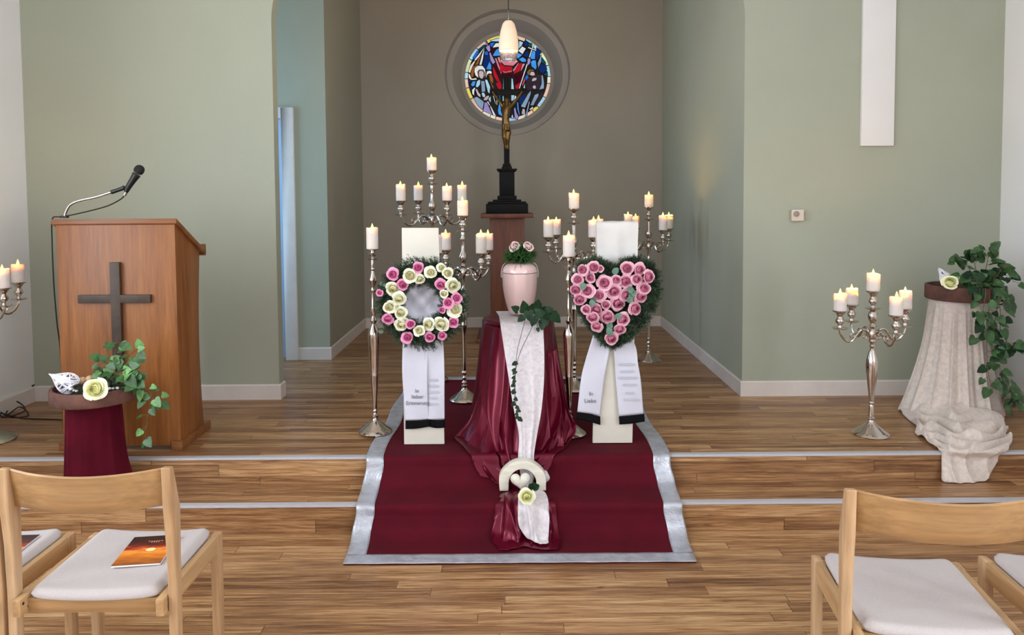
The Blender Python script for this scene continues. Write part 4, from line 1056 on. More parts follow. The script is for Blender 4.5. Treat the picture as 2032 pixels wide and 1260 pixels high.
# front fall flowing over the steps to the arch and beyond
def fall(name, rows, mat, nr, nk, rip, lift=.0, solid=.003, parent=t):
    g = cgrid(rows, nr, nk); n = gnormals(g); n = n*np.where((n[..., 1:2] > 0), -1, 1)
    U, V = np.meshgrid(np.linspace(0, 1, nk), np.linspace(0, 1, nr)); g = g+n*rip(U, V)[..., None]
    for i in range(nr):
        for k in range(nk):
            fz = floor_z(min(g[i, k, 1], 5.6))+lift
            if g[i, k, 2] < fz: g[i, k, 2] = fz
    return MB().grid(g).build(name, mat, parent, smooth=80, solid=solid)
def ridge(x): return 1-np.abs(np.sin(x))**.8*1.0
def row(pts): return [PY(px, py, y) for px, py, y in pts]
SR = [row([(963, 643, 4.335), (990, 650, 4.25), (1028, 652, 4.234), (1066, 650, 4.25), (1093, 643, 4.335)]),
      row([(957, 700, 4.29), (990, 704, 4.17), (1024, 706, 4.14), (1066, 704, 4.16), (1100, 700, 4.28)]),
      row([(953, 770, 4.21), (988, 776, 4.09), (1022, 780, 4.06), (1068, 776, 4.07), (1108, 770, 4.19)]),
      row([(962, 830, 4.08), (985, 838, 4.01), (1020, 842, 3.97), (1066, 838, 3.99), (1110, 826, 4.07)]),
      row([(978, 880, 3.97), (992, 890, 3.93), (1020, 895, 3.90), (1052, 890, 3.91), (1092, 878, 3.96)]),
      row([(996, 925, 3.872), (1008, 930, 3.855), (1024, 934, 3.845), (1040, 930, 3.85), (1060, 925, 3.865)]),
      row([(1012, 956, 3.83), (1022, 960, 3.815), (1032, 961, 3.81), (1042, 960, 3.815), (1054, 956, 3.825)]),
      row([(1014, 979, 3.755), (1022, 979, 3.75), (1034, 979, 3.745), (1046, 979, 3.75), (1058, 980, 3.755)]),
      row([(997, 992, 3.70), (1010, 980, 3.69), (1030, 976, 3.69), (1056, 980, 3.69), (1082, 992, 3.70)]),
      row([(989, 1014, 3.62), (1006, 1000, 3.60), (1032, 996, 3.60), (1066, 1000, 3.60), (1097, 1014, 3.62)]),
      row([(985, 1034, 3.595), (1004, 1028, 3.56), (1034, 1026, 3.565), (1070, 1028, 3.56), (1104, 1034, 3.59)]),
      row([(984, 1060, 3.565), (1004, 1058, 3.53), (1036, 1062, 3.535), (1074, 1062, 3.53), (1108, 1058, 3.56)]),
      row([(979, 1086, 3.50), (1002, 1090, 3.47), (1036, 1084, 3.50), (1074, 1092, 3.47), (1112, 1086, 3.49)]),
      row([(986, 1102, 3.45), (1008, 1106, 3.43), (1040, 1098, 3.46), (1074, 1106, 3.43), (1110, 1104, 3.44)]),
      row([(990, 1114, 3.41), (1012, 1114, 3.41), (1040, 1104, 3.44), (1072, 1112, 3.41), (1106, 1112, 3.41)])]
def rip1(U, V):
    amp = np.interp(V, [0, .1, .35, .45, .55, .7, 1], [.002, .020, .026, .004, .012, .030, .018])
    puff = .032*np.exp(-((V-.74)/.15)**2)*np.sin(PI*np.clip(U, 0, 1))**.5
    x = U*12+1.2*np.sin(V*5)+.8*np.sin(U*5+V*3)
    return puff+amp*(ridge(x)*1.2-.5)+amp*.35*np.sin(U*31+V*8)
fall('centre_fall', SR, M['satin'], 150, 110, rip1)
# swept bunch on the left: from the table edge out over the stage and back to the arch
LR = [row([(966, 690, 4.30), (974, 700, 4.26), (984, 705, 4.22), (1000, 706, 4.17)]),
      row([(950, 780, 4.26), (960, 790, 4.19), (974, 795, 4.13), (996, 795, 4.075)]),
      row([(936, 828, 4.22), (950, 840, 4.13), (966, 848, 4.05), (990, 850, 3.99)]),
      row([(913, 860, 4.20), (932, 872, 4.08), (956, 880, 3.98), (986, 882, 3.94)]),
      row([(908, 878, 4.16), (926, 894, 4.03), (950, 908, 3.90), (984, 908, 3.885)]),
      row([(918, 900, 4.04), (936, 914, 3.92), (960, 926, 3.87), (992, 926, 3.86)]),
      row([(934, 924, 3.885), (950, 938, 3.865), (972, 946, 3.845), (1000, 944, 3.84)]),
      row([(956, 948, 3.86), (970, 956, 3.845), (986, 960, 3.825), (1006, 956, 3.82)]),
      row([(992, 962, 3.825), (1000, 963, 3.82), (1008, 962, 3.818), (1016, 960, 3.818)])]
def rip2(U, V):
    amp = .022*np.sin(PI*np.clip(V*1.02, 0, 1))**.6
    x = (1-U)*8.5+1.5*V+.7*np.sin(V*6)
    return amp*(ridge(x)*1.3-.5)+amp*.3*np.sin(U*22-V*9)
fall('left_swag', LR, M['satin'], 90, 70, rip2, lift=.002)
RR = [row([(1058, 690, 4.17), (1076, 696, 4.20), (1092, 696, 4.25), (1104, 690, 4.27)]),
      row([(1062, 770, 4.09), (1084, 775, 4.12), (1102, 775, 4.18), (1118, 768, 4.18)]),
      row([(1066, 820, 4.02), (1092, 826, 4.05), (1112, 826, 4.12), (1130, 818, 4.13)]),
      row([(1068, 860, 3.98), (1096, 866, 4.0), (1118, 862, 4.03), (1139, 846, 4.09)]),
      row([(1066, 890, 3.93), (1090, 900, 3.93), (1112, 894, 4.0), (1128, 878, 4.04)]),
      row([(1058, 915, 3.885), (1080, 924, 3.88), (1100, 918, 3.90), (1116, 908, 3.95)]),
      row([(1050, 934, 3.85), (1064, 938, 3.85), (1080, 936, 3.86), (1094, 930, 3.87)]),
      row([(1042, 952, 3.82), (1050, 954, 3.82), (1058, 953, 3.83), (1066, 950, 3.83)])]
fall('right_swag', RR, M['satin'], 80, 70, lambda U, V: rip2(1-U, V), lift=.002)
# ------------------------------------------------------------------ white runner over it
from mathutils.bvhtree import BVHTree
def bvh_of(objs):
    bpy.context.view_layer.update(); vs = []; fs = []
    for o_ in objs:
        b0 = len(vs); vs += [o_.matrix_world @ v.co for v in o_.data.vertices]; fs += [tuple(b0+i for i in p.vertices) for p in o_.data.polygons]
    return BVHTree.FromPolygons(vs, fs)
def push_out(pts, bv, d, off, o=Vector((0, 0, 0)), reach=.25):
    d = Vector(d).normalized(); out = []
    for p in pts:
        w = Vector(p)+o; h = bv.ray_cast(w+d*reach, -d, reach+off)
        if h[0] is not None: w = h[0]+d*off
        out.append(w-o)
    return out
SATIN = [c_ for c_ in bpy.data.objects if c_.parent == t]
t2 = thing('white_runner', 'white crushed velvet runner lying over the burgundy satin below the urn', 'runner', (0, 0, 0))
zt = TZ+.008
WR = [[Vector((PY(px, 622, 4.55).x, 4.62, zt)) for px in (984, 1002, 1020, 1040, 1060)],
      [Vector((PY(px, 630, 4.42).x, 4.44, zt)) for px in (990, 1010, 1030, 1050, 1070)],
      [Vector((PY(px, 640, 4.27).x, 4.262, zt-.002)) for px in (992, 1012, 1034, 1056, 1077)],
      row([(994, 652, 4.218), (1014, 654, 4.208), (1036, 655, 4.206), (1058, 654, 4.208), (1078, 652, 4.214)]),
      row([(1002, 704, 4.125), (1020, 706, 4.11), (1042, 707, 4.105), (1062, 706, 4.105), (1080, 703, 4.12)]),
      row([(1011, 760, 4.05), (1028, 763, 4.03), (1046, 764, 4.025), (1064, 763, 4.025), (1079, 760, 4.04)]),
      row([(1020, 815, 3.97), (1034, 819, 3.95), (1048, 820, 3.94), (1062, 819, 3.945), (1074, 815, 3.96)]),
      row([(1030, 862, 3.90), (1038, 866, 3.885), (1047, 868, 3.88), (1056, 866, 3.885), (1066, 862, 3.90)]),
      row([(1030, 905, 3.845), (1037, 908, 3.83), (1044, 909, 3.825), (1051, 908, 3.83), (1060, 905, 3.84)]),
      row([(1034, 935, 3.815), (1040, 938, 3.80), (1047, 939, 3.795), (1054, 938, 3.80), (1062, 935, 3.81)]),
      row([(1036, 962, 3.785), (1041, 964, 3.775), (1046, 965, 3.77), (1051, 964, 3.775), (1057, 962, 3.78)]),
      row([(1036, 972, 3.735), (1042, 973, 3.725), (1049, 973, 3.72), (1055, 973, 3.725), (1061, 973, 3.735)]),
      row([(1034, 985, 3.69), (1044, 985, 3.67), (1056, 985, 3.665), (1068, 986, 3.675), (1080, 988, 3.70)]),
      row([(1028, 1012, 3.60), (1042, 1012, 3.57), (1058, 1012, 3.565), (1074, 1014, 3.575), (1088, 1015, 3.60)]),
      row([(1030, 1045, 3.545), (1044, 1046, 3.515), (1060, 1048, 3.51), (1076, 1048, 3.515), (1089, 1046, 3.54)]),
      row([(1050, 1068, 3.50), (1058, 1072, 3.47), (1068, 1074, 3.465), (1078, 1074, 3.47), (1088, 1072, 3.49)]),
      row([(1064, 1080, 3.46), (1070, 1083, 3.44), (1076, 1084, 3.44), (1082, 1084, 3.44), (1089, 1083, 3.45)])]
def rip3(U, V):
    amp = np.interp(V, [0, .16, .2, .4, .55, .65, .75, 1], [0, 0, .004, .010, .012, .008, .012, .010])
    return amp*(ridge(U*8+np.sin(V*6))*1.2-.3)
rc = fall('runner_cloth', WR, M['white_velvet'], 150, 60, rip3, lift=.012, parent=t2)
bvs = bvh_of(SATIN); pv = push_out([v.co for v in rc.data.vertices], bvs, (0, -1, .45), .010)
gq = np.array([tuple(q_) for q_ in pv]).reshape(150, 60, 3)
for _ in range(2):       # cloth is stiffer than the folds beneath: smooth, then push out again
    gs = gq.copy(); gs[:, 1:-1] = (gq[:, :-2]+gq[:, 2:]+gq[:, 1:-1]*2)/4; gq = np.array([tuple(q_) for q_ in push_out(gs.reshape(-1, 3), bvs, (0, -1, .6), .014)]).reshape(150, 60, 3)
for i in range(150):
    for k in range(60):
        if gq[i, k, 1] < 4.2: gq[i, k, 2] = max(gq[i, k, 2], floor_z(gq[i, k, 1])+.012)
for v, q_ in zip(rc.data.vertices, gq.reshape(-1, 3)): v.co = q_
rc.data.update()
# puff of the runner beside the arch
b = MB(); pc = PY(1079, 946, 3.818)
gg = []
for i in range(18):
    th = PI*i/17
    gg.append([(pc.x+.030*math.sin(th)*math.cos(a)*(1+.12*math.sin(3*a+i*.4)), pc.y+.015*math.sin(th)*math.sin(a), pc.z-.031*math.cos(th)*(1+.1*math.sin(2*a))) for a in np.linspace(0, 2*PI, 24, endpoint=False)])
b.grid(np.array(gg), closed=True); b.build('runner_fold', M['white_velvet'], t2)
# ------------------------------------------------------------------ stone arch with heart
ac_ = PZ(1037, 985, RISE+.012); ay = 3.765; A0 = PY(1037, 980, ay); zb = RISE+.0215
t = thing('stone_arch_ornament', 'pale stone arch ornament with a polished heart inside standing on the carpeted step', 'ornament', (A0.x, ay, zb))
sc_ = 3.765/1500; b = MB(); outer = []; inner = []
OW, IW, OH, IH = .118, .070, PY(1037, 911, ay).z-zb, PY(1037, 927, ay).z-zb
for i in range(33):
    a = PI*i/32; k = 1+.03*math.sin(5*a)
    outer.append((OW*math.cos(a)*k, .03+(OH-.03)*math.sin(a)**.85)); inner.append((IW*math.cos(a), .03+(IH-.03)*math.sin(a)**.9))
outer = [(OW*1.0, 0)]+outer+[(-OW*.98, 0)]; inner = [(IW*1.02, 0)]+inner+[(-IW*1.02, 0)]
n = len(outer)
for i in range(n-1):
    vs = []
    for y in (-.028, .028): vs += [(outer[i][0], y, outer[i][1]), (outer[i+1][0], y, outer[i+1][1]), (inner[i+1][0], y, inner[i+1][1]), (inner[i][0], y, inner[i][1])]
    b.add(vs, [(0,1,2,3), (7,6,5,4), (0,4,5,1), (3,2,6,7)]+([(0,3,7,4)] if i == 0 else [])+([(1,5,6,2)] if i == n-2 else []))
b.build('arch', M['ceramic'], t, bevel=.004, smooth=50)
def heart_solid(b, c, w, h, d, tilt=0, n=40, m=12):
    """rounded heart: w wide, h high, d deep, facing -y"""
    hp = []
    for i in range(n):
        a = 2*PI*i/n; x = 16*math.sin(a)**3; z = 13*math.cos(a)-5*math.cos(2*a)-2*math.cos(3*a)-math.cos(4*a); hp.append((x/34*w, (z+2.5)/29*h))
    g = []
    for j in range(m+1):
        q = -PI/2+PI*j/m; s = max(.001, math.cos(q)**.75) if abs(q) < PI/2-1e-6 else .001
        g.append([(c[0]+x*s*math.cos(tilt)-z*s*math.sin(tilt), c[1]+d/2*math.sin(q), c[2]+x*s*math.sin(tilt)+z*s*math.cos(tilt)) for x, z in hp])
    b.grid(np.array(g), closed=True); return b
hcn = PY(1033, 954.5, 3.735)-Vector((A0.x, ay, zb))
plabel(heart_solid(MB(), hcn+Vector((0, -.012, 0)), .106, .088, .050, R(5)).build('heart', M['heart'], t), 'polished stone heart')
p = PY(1045, 985.5, 3.545); t = thing('rose', 'single pale yellow rose at the foot of the stone arch ornament', 'rose', p)
rose('yellow', (0, -.004, 0), .068, t, (0, -1, .15), None, 'rose_head', .05)
b = MB(); q0 = PY(1057, 966, 3.66)-p
for d in ((-.3, -.4, .6), (.2, -.3, .8), (.5, -.2, .4)): leaf(b, q0+Vector((0, 0, -.012)), d, (0, -1, .5), .042, shape=OVAL)
b.tube([(0, .0, 0), q0*.5+Vector((0, .01, 0)), q0], .002, 6)
b.build('leaves', M['ivydark'], t, recalc=False)

# ------------------------------------------------------------------ urn
UX, UY = PY(1031.5, 560, 4.45).x, 4.45; us = 4.45/1500/5.727; UZ = TZ+.024
t = thing('urn', 'pearly pink urn with a lid standing on the draped table', 'urn', (UX, UY, UZ))
up = [(.0001, 0), (.058, 0), (.061, .004)]+[((hw)*us, (915-yy)*us) for yy, hw in ((900,126),(880,134),(850,145),(800,160),(750,172),(700,182),(650,190),(600,195),(550,197.5),(500,199),(452,199.5))]+[(.1015, .2412)]
MB().lathe(up, 48, cap=False).build('body', M['urn'], t)
lp = [(.1015, .2425), (.1035, .244), (.1035, .250)]+[(hw*us, (915-yy)*us) for yy, hw in ((425,198),(410,195),(395,188),(380,178),(365,162),(350,138),(340,100),(335,50))]+[(.0001, (915-333)*us)]
MB().lathe(lp, 48, cap=False).build('lid', M['urn'], t)
MB().lathe([(.1000, .2395), (.1026, .2405), (.1026, .2438), (.1, .2445)], 48, cap=False).build('seam', M['darkwood'], t)
for sx in (-1, 1):
    pts = [(sx*.080, -.01, .302), (sx*.098, -.015, .285), (sx*.108, -.012, .255), (sx*.1105, -.01, .225), (sx*.107, -.006, .213), (sx*.104, 0, .222), (sx*.1045, .008, .25)]
    plabel(MB().tube(spline(pts, 24), .0018, 6).build('cord_handle', M['white_trim'], t), 'white cord handle')
# flowers on the lid
fz = UZ+.306
t = thing('flower_arrangement', 'small bunch of pale pink roses and fern on the urn lid', 'flowers', (UX, UY, fz))
b = MB()
for i in range(620):
    a = RN.random()*2*PI; e = Vector((math.cos(a), math.sin(a)*.8, 0)); k = RN.random()
    p = e*RN.uniform(.0, .045)+Vector((0, 0, RN.uniform(.004, .078)))
    d = e*RN.uniform(.4, 1.2)+Vector((0, -.15, RN.uniform(-.35, .9)))
    sprig(b, p, d, RN.uniform(.03, .062), 22, .012, .0014, droop=.01)
for i in range(90):
    sprig(b, (RN.uniform(-.012, .014), RN.uniform(-.03, .01), RN.uniform(.05, .085)), (RN.uniform(-.5, .5), -.25, RN.uniform(.2, 1)), RN.uniform(.025, .045), 20, .012, .0014)
for i in range(130):
    a = RN.random()*2*PI; sprig(b, (.045*math.cos(a), .035*math.sin(a), RN.uniform(.01, .05)), (math.cos(a), math.sin(a)*.8-.15, RN.uniform(-.3, .5)), RN.uniform(.04, .07), 24, .013, .0014, droop=.012)
for L, d in ((.10, (.9, -.2, -.25)), (.09, (-.9, -.2, -.1)), (.085, (-.35, -.8, -.45)), (.08, (.1, -1, -.5))): sprig(b, (0, -.03, .012), d, L, 40, .014, .0011, droop=.012)
_lr = [hw*us for _, hw in ((0,0),(0,50),(0,100),(0,138),(0,162),(0,178),(0,188),(0,195),(0,198),(0,201))]; _lz = [(915-yy)*us-.306+.007 for yy in (333,335,340,350,365,380,395,410,425,440)]
lid_v = lambda x, y, z: (x, y, max(z, float(np.interp(math.hypot(x, y), _lr, _lz)) if math.hypot(x, y) < .106 else -9))
b.v = [lid_v(*v) for v in b.v]
b.build('fern', M['fern'], t, recalc=False)
b = MB()
for i in range(26):
    a = RN.random()*2*PI; e = Vector((math.cos(a), math.sin(a), 0)); leaf(b, e*.02+Vector((0, -.012, RN.uniform(.008, .03))), e+Vector((0, -.3, RN.uniform(-.1, .35))), (0, -.4, 1), RN.uniform(.04, .055), shape=OVAL)
b.v = [lid_v(*v) for v in b.v]
b.build('leaves', M['ivydark'], t, recalc=False)
for px, py, dm in ((1018, 489, .054), (1023, 485, .046), (1050.5, 488, .056), (1046, 484, .04)):
    rose('pale', PY(px, py, UY-.045)-Vector((UX, UY, fz)), dm, t, (RN.uniform(-.4, .4), -.8, .5), None, 'rose', .3)
# ------------------------------------------------------------------ ivy sprig beside the urn
def pyy(px, py, y, o): return PY(px, py, y)-o
p0_ = PY(1062, 622, 4.27); p0_.z = TZ+.020
t = thing('ivy_sprig', 'dark ivy sprig lying beside the urn with two vines trailing down the white runner', 'ivy', p0_)
b = MB(); st = MB(); o = p0_
for px, py, sz, dx, dz in ((1024, 614, .056, -.4, .3), (1040, 608, .075, -.1, .9), (1050, 625, .070, .1, -.8), (1067, 604, .066, .1, .9), (1070, 622, .075, .8, .2), (1082, 634, .072, .3, -.8), (1088, 615, .066, .9, .35), (1104, 632, .082, .9, -.7), (1076, 646, .06, -.2, -1), (1034, 632, .05, -.6, -.5), (1058, 638, .06, -.3, -.9), (1068, 655, .028, .3, -1), (1090, 628, .06, .6, -.3), (1055, 612, .06, .2, .7)):
    q_ = pyy(px, py, 4.215-RN.uniform(0, .03), o); leaf(b, q_-Vector((dx, 0, dz))*sz*.4, (dx, -.25, dz), (RN.uniform(-.45, .45), -1, RN.uniform(.1, .7)), sz*.86)
    st.tube(spline([(RN.uniform(-.02, .02), -.02, .01), (q_*.5)+Vector((0, -.02, .015)), q_-Vector((dx, 0, dz))*sz*.4], 8), .0014, 5)
vine1 = [(1042, 636, 4.19), (1034, 665, 4.155), (1026, 700, 4.09), (1022, 745, 4.02), (1021, 790, 3.955), (1026, 815, 3.915), (1030, 832, 3.885)]
vine2 = [(1058, 645, 4.185), (1046, 670, 4.145), (1034, 695, 4.09), (1025, 725, 4.04), (1022, 760, 3.99), (1024, 800, 3.93)]
for vn, pts in ((1, vine1), (2, vine2)):
    sp = spline([pyy(px, py, y-.012, o) for px, py, y in pts], 40); st.tube(sp, .0016, 6)
    rng_ = range(16, 40, 2) if vn == 1 else range(22, 36, 4)
    for i in rng_:
        q_ = Vector(sp[i]); leaf(b, q_, (RN.choice((-1, 1))*RN.uniform(.5, 1), -.3, RN.uniform(-.8, .2)), (RN.uniform(-.4, .4), -1, .3), RN.uniform(.018, .030))
b.v = [tuple(q_) for q_ in push_out(b.v, bvh_of([rc]+SATIN), (0, -1, .3), .006, o)]
b.build('leaves', M['ivydark'], t, recalc=False); st.build('stems', simple('dark_stem', (50, 36, 38), .6), t)

# ------------------------------------------------------------------ dishes, pedestals under cloth
def dish(label, c, r, h):
    t = thing('round_dish', label, 'dish', c)
    MB().lathe([(.001, 0), (r-.006, 0), (r, .006), (r, h-.006), (r-.004, h), (r-.016, h), (r-.018, h-.004), (r-.018, .016), (.001, .016)], 64, cap=False).build('rim', M['suede'], t, smooth=50)
    b = MB(); n = 40
    g = np.array([[((r-.019)*i/9*math.cos(a), (r-.019)*i/9*math.sin(a), h*.55+.006*math.sin(7*a+i)+.006*math.sin(i*2+3*a)) for a in np.linspace(0, 2*PI, n, endpoint=False)] for i in range(1, 10)])
    b.grid(g, closed=True); b.add([tuple(q) for q in g[0]], [tuple(range(n))]); b.build('soil', M['soil'], t, smooth=60); return t
def drape_cone(name, mat, parent, cx_, cy_, z1, z0, r1, rfun, fold, nf, seed, nk=220, nr=40):
    g = np.zeros((nr+8, nk, 3)); ph = 2*PI*np.arange(nk)/nk; f = 1.5*(1-np.abs(np.sin(nf*ph*.5+.8*np.sin(3*ph+seed)))**.7*1.15)-.4+.25*np.sin((nf*1.6//1)*ph+seed*2)
    for i in range(8): g[i] = np.stack([cx_+r1*i/8*np.cos(ph), cy_+r1*i/8*np.sin(ph), z1+0*ph], 1)
    for i in range(nr):
        u = i/(nr-1); r = r1+(rfun(ph)-r1)*(.35*u+.65*u**2.2)+f*fold*np.clip(.25+u, 0, 1)*np.clip(u*8, 0, 1)
        g[i+8] = np.stack([cx_+r*np.cos(ph), cy_+r*np.sin(ph), z1-.002*min(i, 1)-(z1-z0)*u+0*ph], 1)
    b = MB().grid(g, closed=True); return b
# left pedestal in burgundy velvet on the first step
LX, LYP = PY(186, 800, 3.772).x, 3.772; lz = PY(192, 810, 3.60).z
t = thing('velvet_pedestal', 'low pedestal covered in burgundy velvet on the step before the lectern', 'pedestal', (0, 0, 0))
def rl(ph): return .142+.085*np.exp(-((np.angle(np.exp(1j*(ph-R(-12)))))/.55)**2)
drape_cone('velvet_cover', M['velvet'], t, LX, LYP, lz-.002, RISE+.004, .125, lambda ph: np.minimum(rl(ph), 1), .006, 9, .5).build('velvet_cover', M['velvet'], t, smooth=80)
pc = PZ(262, 932, RISE)
dl = Vector((PY(192, 790, LYP).x, LYP, lz)); LR_ = .208; LH = .072
dish('brown felt dish of ivy, wicker heart and rose on the burgundy velvet pedestal', dl, LR_, LH)
# wicker hearts
def wicker(name, label, c, w, h, d, Mr):
    t = thing('wicker_heart', label, 'ornament', c); b = MB(); rg = random.Random(3)
    def hp(a, s): return ((16*math.sin(a)**3)/34*w*s, (13*math.cos(a)-5*math.cos(2*a)-2*math.cos(3*a)-math.cos(4*a)+2.5)/29*h*s)
    for k in range(4):
        s = (1, .96, .9, .97)[k]; y = (0, .006, -.006, .003)[k]*d/.05
        b.tube([Mr @ Vector((hp(a, s)[0], y, hp(a, s)[1])) for a in np.linspace(0, 2*PI, 36, endpoint=False)], .0032, 6, closed=True)
    for k in range(46):
        a0 = rg.random()*2*PI; a1 = a0+PI+rg.uniform(-.9, .9); P0 = hp(a0, 1); P1 = hp(a1, 1); pts = []; sgn = -1 if k % 4 else 1
        for u in np.linspace(0, 1, 9):
            x = P0[0]*(1-u)+P1[0]*u; z = P0[1]*(1-u)+P1[1]*u; pts.append(Mr @ Vector((x, sgn*(d/2+.0015*(k % 3))*math.sin(PI*u)**.5, z)))
        b.tube(pts, .0032, 5)
    b.build('woven_strips', M['wicker'], t, recalc=False); return t
c = PY(124, 755, LYP-.07)
wicker('w', 'white wicker heart leaning on the left dish by the lectern', c, .105, .145, .042, Matrix.Rotation(R(117), 3, 'Y') @ Matrix.Rotation(R(-25), 3, 'Z'))
# rose, wooden balls, pebbles, seed pod in the left dish
p = PY(190, 770, LYP-.198); t = thing('rose', 'open cream rose hanging over the front rim of the left dish', 'rose', p)
rose('yellow', (0, -.02, 0), .094, t, (.1, -1, .35), None, 'rose_head', .02)
b = MB(); b.tube([(0, .0, -.01), (0, .04, .0), (.01, .09, .005)], .003, 6)
for d in ((-.9, .2, .3), (.9, .3, .2)): leaf(b, (0, .03, .0), d, (0, -1, .2), .045, shape=OVAL)
b.build('stem', M['ivy'], t, recalc=False)
dz_ = lz+LH*.55+.004
for px, py, lab in ((164, 756, 'left pale wooden ball in the left dish behind the rose'), (178, 753, 'right pale wooden ball in the left dish behind the rose')):
    q_ = PY(px, py, LYP+.0); o_ = MB().ball((0, 0, 0), .021, 18, 12).build('wooden_ball', M['ballwood'], None, loc=(q_.x, q_.y, q_.z)); tag(o_, lab, 'ball', 'wooden balls in the left dish')
for i, (px, py, dy) in enumerate(((217, 771, -.11), (224, 770, -.11), (233, 770, -.10), (211, 772, -.12), (141, 770, -.12), (147, 775, -.13), (138, 766, -.10), (152, 776, -.14))):
    q_ = PY(px, py, LYP+dy); q_.z = max(dz_+.012, min(q_.z, lz+LH+.008)); o_ = MB().ball((0, 0, 0), (.009, .008, .007), 14, 8).build('pebble', M['pebble'] if i % 2 else M['wicker'], None, loc=q_)
    tag(o_, ('shiny pebble in the left dish right of the cream rose', 'shiny pebble in the left dish under the wicker heart')[i >= 4], 'pebble', ('pebbles right of the rose in the left dish', 'pebbles under the wicker heart in the left dish')[i >= 4])
q_ = PY(209, 761, LYP-.085); tt = thing('seed_pod', 'dark open seed pod in the left dish beside the rose', 'seed pod', q_)
MB().lathe([(.0001, .016), (.016, .012), (.026, .004), (.028, -.01), (.022, -.03), (.010, -.042), (.0001, -.045)], 20, M=Matrix.Rotation(R(70), 3, 'X') @ Matrix.Rotation(.2, 3, 'Y')).build('pod', M['soil'], tt)
b = MB()
for i in range(40):
    a = RN.random()*6.28; sprig(b, (RN.uniform(-.035, .035), RN.uniform(-.02, .02), 0), (math.cos(a), math.sin(a)*.5-.3, RN.uniform(.2, .9)), .03, 16, .016, .0011)
q_ = PY(164, 772, LYP-.11); q_.z = dz_+.018; o_ = b.build('fir_tuft', M['fir'], None, recalc=False, loc=q_); tag(o_, 'tuft of dark fir between the wicker heart and the rose', 'fir')

def ivy_plant(label, root, stems, nleaf, size, mats, seed, dens=1.0, front=(0, -1, .35), extra=(), clampz=None, xmax=None):
    rg = random.Random(seed); t = thing('potted_ivy', label, 'ivy', root); b = MB(); st = MB(); root = Vector(root)
    for pts in stems:
        sp = spline([PY(px, py, y)-root for px, py, y in pts], 30); st.tube(sp, [.0026-.0014*i/29 for i in range(30)], 6)
        k = max(3, int(nleaf*dens))
        for j in range(k):
            i = int(4+25*(j+rg.random()*.6)/k); i = min(29, i); q_ = Vector(sp[i]); tg = Vector(sp[min(29, i+1)])-Vector(sp[i-1]); tg.normalize()
            sd = Vector((rg.choice((-1, 1))*rg.uniform(.5, 1), rg.uniform(-.9, .3), rg.uniform(-.6, .5))); d = tg*.5+sd
            pl_ = q_+sd.normalized()*rg.uniform(.012, .04); st.tube([q_, (q_+pl_)/2+Vector((0, 0, .004)), pl_], .0011, 5)
            leaf(b, pl_, d+Vector((0, 0, -.25)), Vector(front)+Vector((rg.uniform(-.7, .7), rg.uniform(-.3, .5), rg.uniform(-.4, .8))), size*rg.uniform(.55, 1.15), mi=rg.choice((0, 0, 1)))
    for px, py, y, sz, dx, dz in extra: leaf(b, PY(px, py, y)-root, (dx, -.2, dz), Vector(front)+Vector((rg.uniform(-.3, .3), 0, rg.uniform(-.2, .4))), sz, mi=0)
    if clampz is not None: b.v = [clampz(Vector(v)+root)-root for v in b.v]; st.v = [clampz(Vector(v)+root)-root for v in st.v]
    b.build('leaves', mats, t, recalc=False); st.build('stems', M['stem'], t); return t
y = LYP
def keep_off(c, r, h, soil, cone=None):
    def f(w):
        w = Vector(w); e = Vector((w.x-c.x, w.y-c.y, 0)); d = e.length
        if w.z > c.z+.012:
            if d < r-.03: w.z = max(w.z, soil+.006)
            elif d < r+.02: w.z = max(w.z, c.z+h+.007)
        else:
            m = r+.022 if w.z > c.z-.01 else (cone(w.z) if cone else 0)
            if 1e-6 < d < m: w += e*(m/d-1)
        if w.y > D2: w.z = max(w.z, ST+.008)
        return w
    return f
cz_l = keep_off(dl, LR_, LH, dz_)
M['ivylight'] = simple('light_ivy_leaf', (92, 136, 76), .45, var=.25, scale=22)
ivy_plant('light green ivy trailing over the right rim of the left dish before the lectern', (dl.x+.07, y+.02, dz_), [
    [(215, 772, y), (222, 735, y), (230, 690, y-.02), (236, 678, y-.03)], [(218, 772, y+.02), (215, 745, y), (208, 715, y-.01), (200, 735, y-.06)], [(222, 772, y), (240, 730, y-.02), (262, 700, y-.03), (290, 692, y-.02)],
    [(225, 772, y), (250, 745, y-.05), (272, 735, y-.08), (295, 740, y-.08)], [(225, 772, y-.02), (255, 755, y-.08), (285, 765, y-.10), (300, 785, y-.11), (298, 810, y-.11)],
    [(230, 772, y), (262, 760, y-.05), (290, 775, y-.07), (312, 790, y-.08), (322, 800, y-.08)], [(228, 770, y), (275, 770, y-.08), (294, 800, y-.10), (292, 840, y-.10), (286, 862, y-.10), (300, 888, y-.10)], [(228, 772, y+.03), (226, 748, y), (214, 732, y-.01), (206, 734, y-.03)], [(215, 772, y), (228, 745, y-.05), (245, 735, y-.08), (250, 750, y-.10)]],
    9, .050, [M['ivy'], M['ivylight']], 4, extra=((255, 750, y-.12, .062, .6, -.6), (275, 742, y-.10, .055, -.5, -.5), (222, 690, y-.04, .045, -.6, .6), (242, 690, y-.04, .045, .7, .6), (236, 715, y-.04, .05, 0, -.8), (270, 708, y-.04, .055, .8, -.4)), clampz=cz_l)

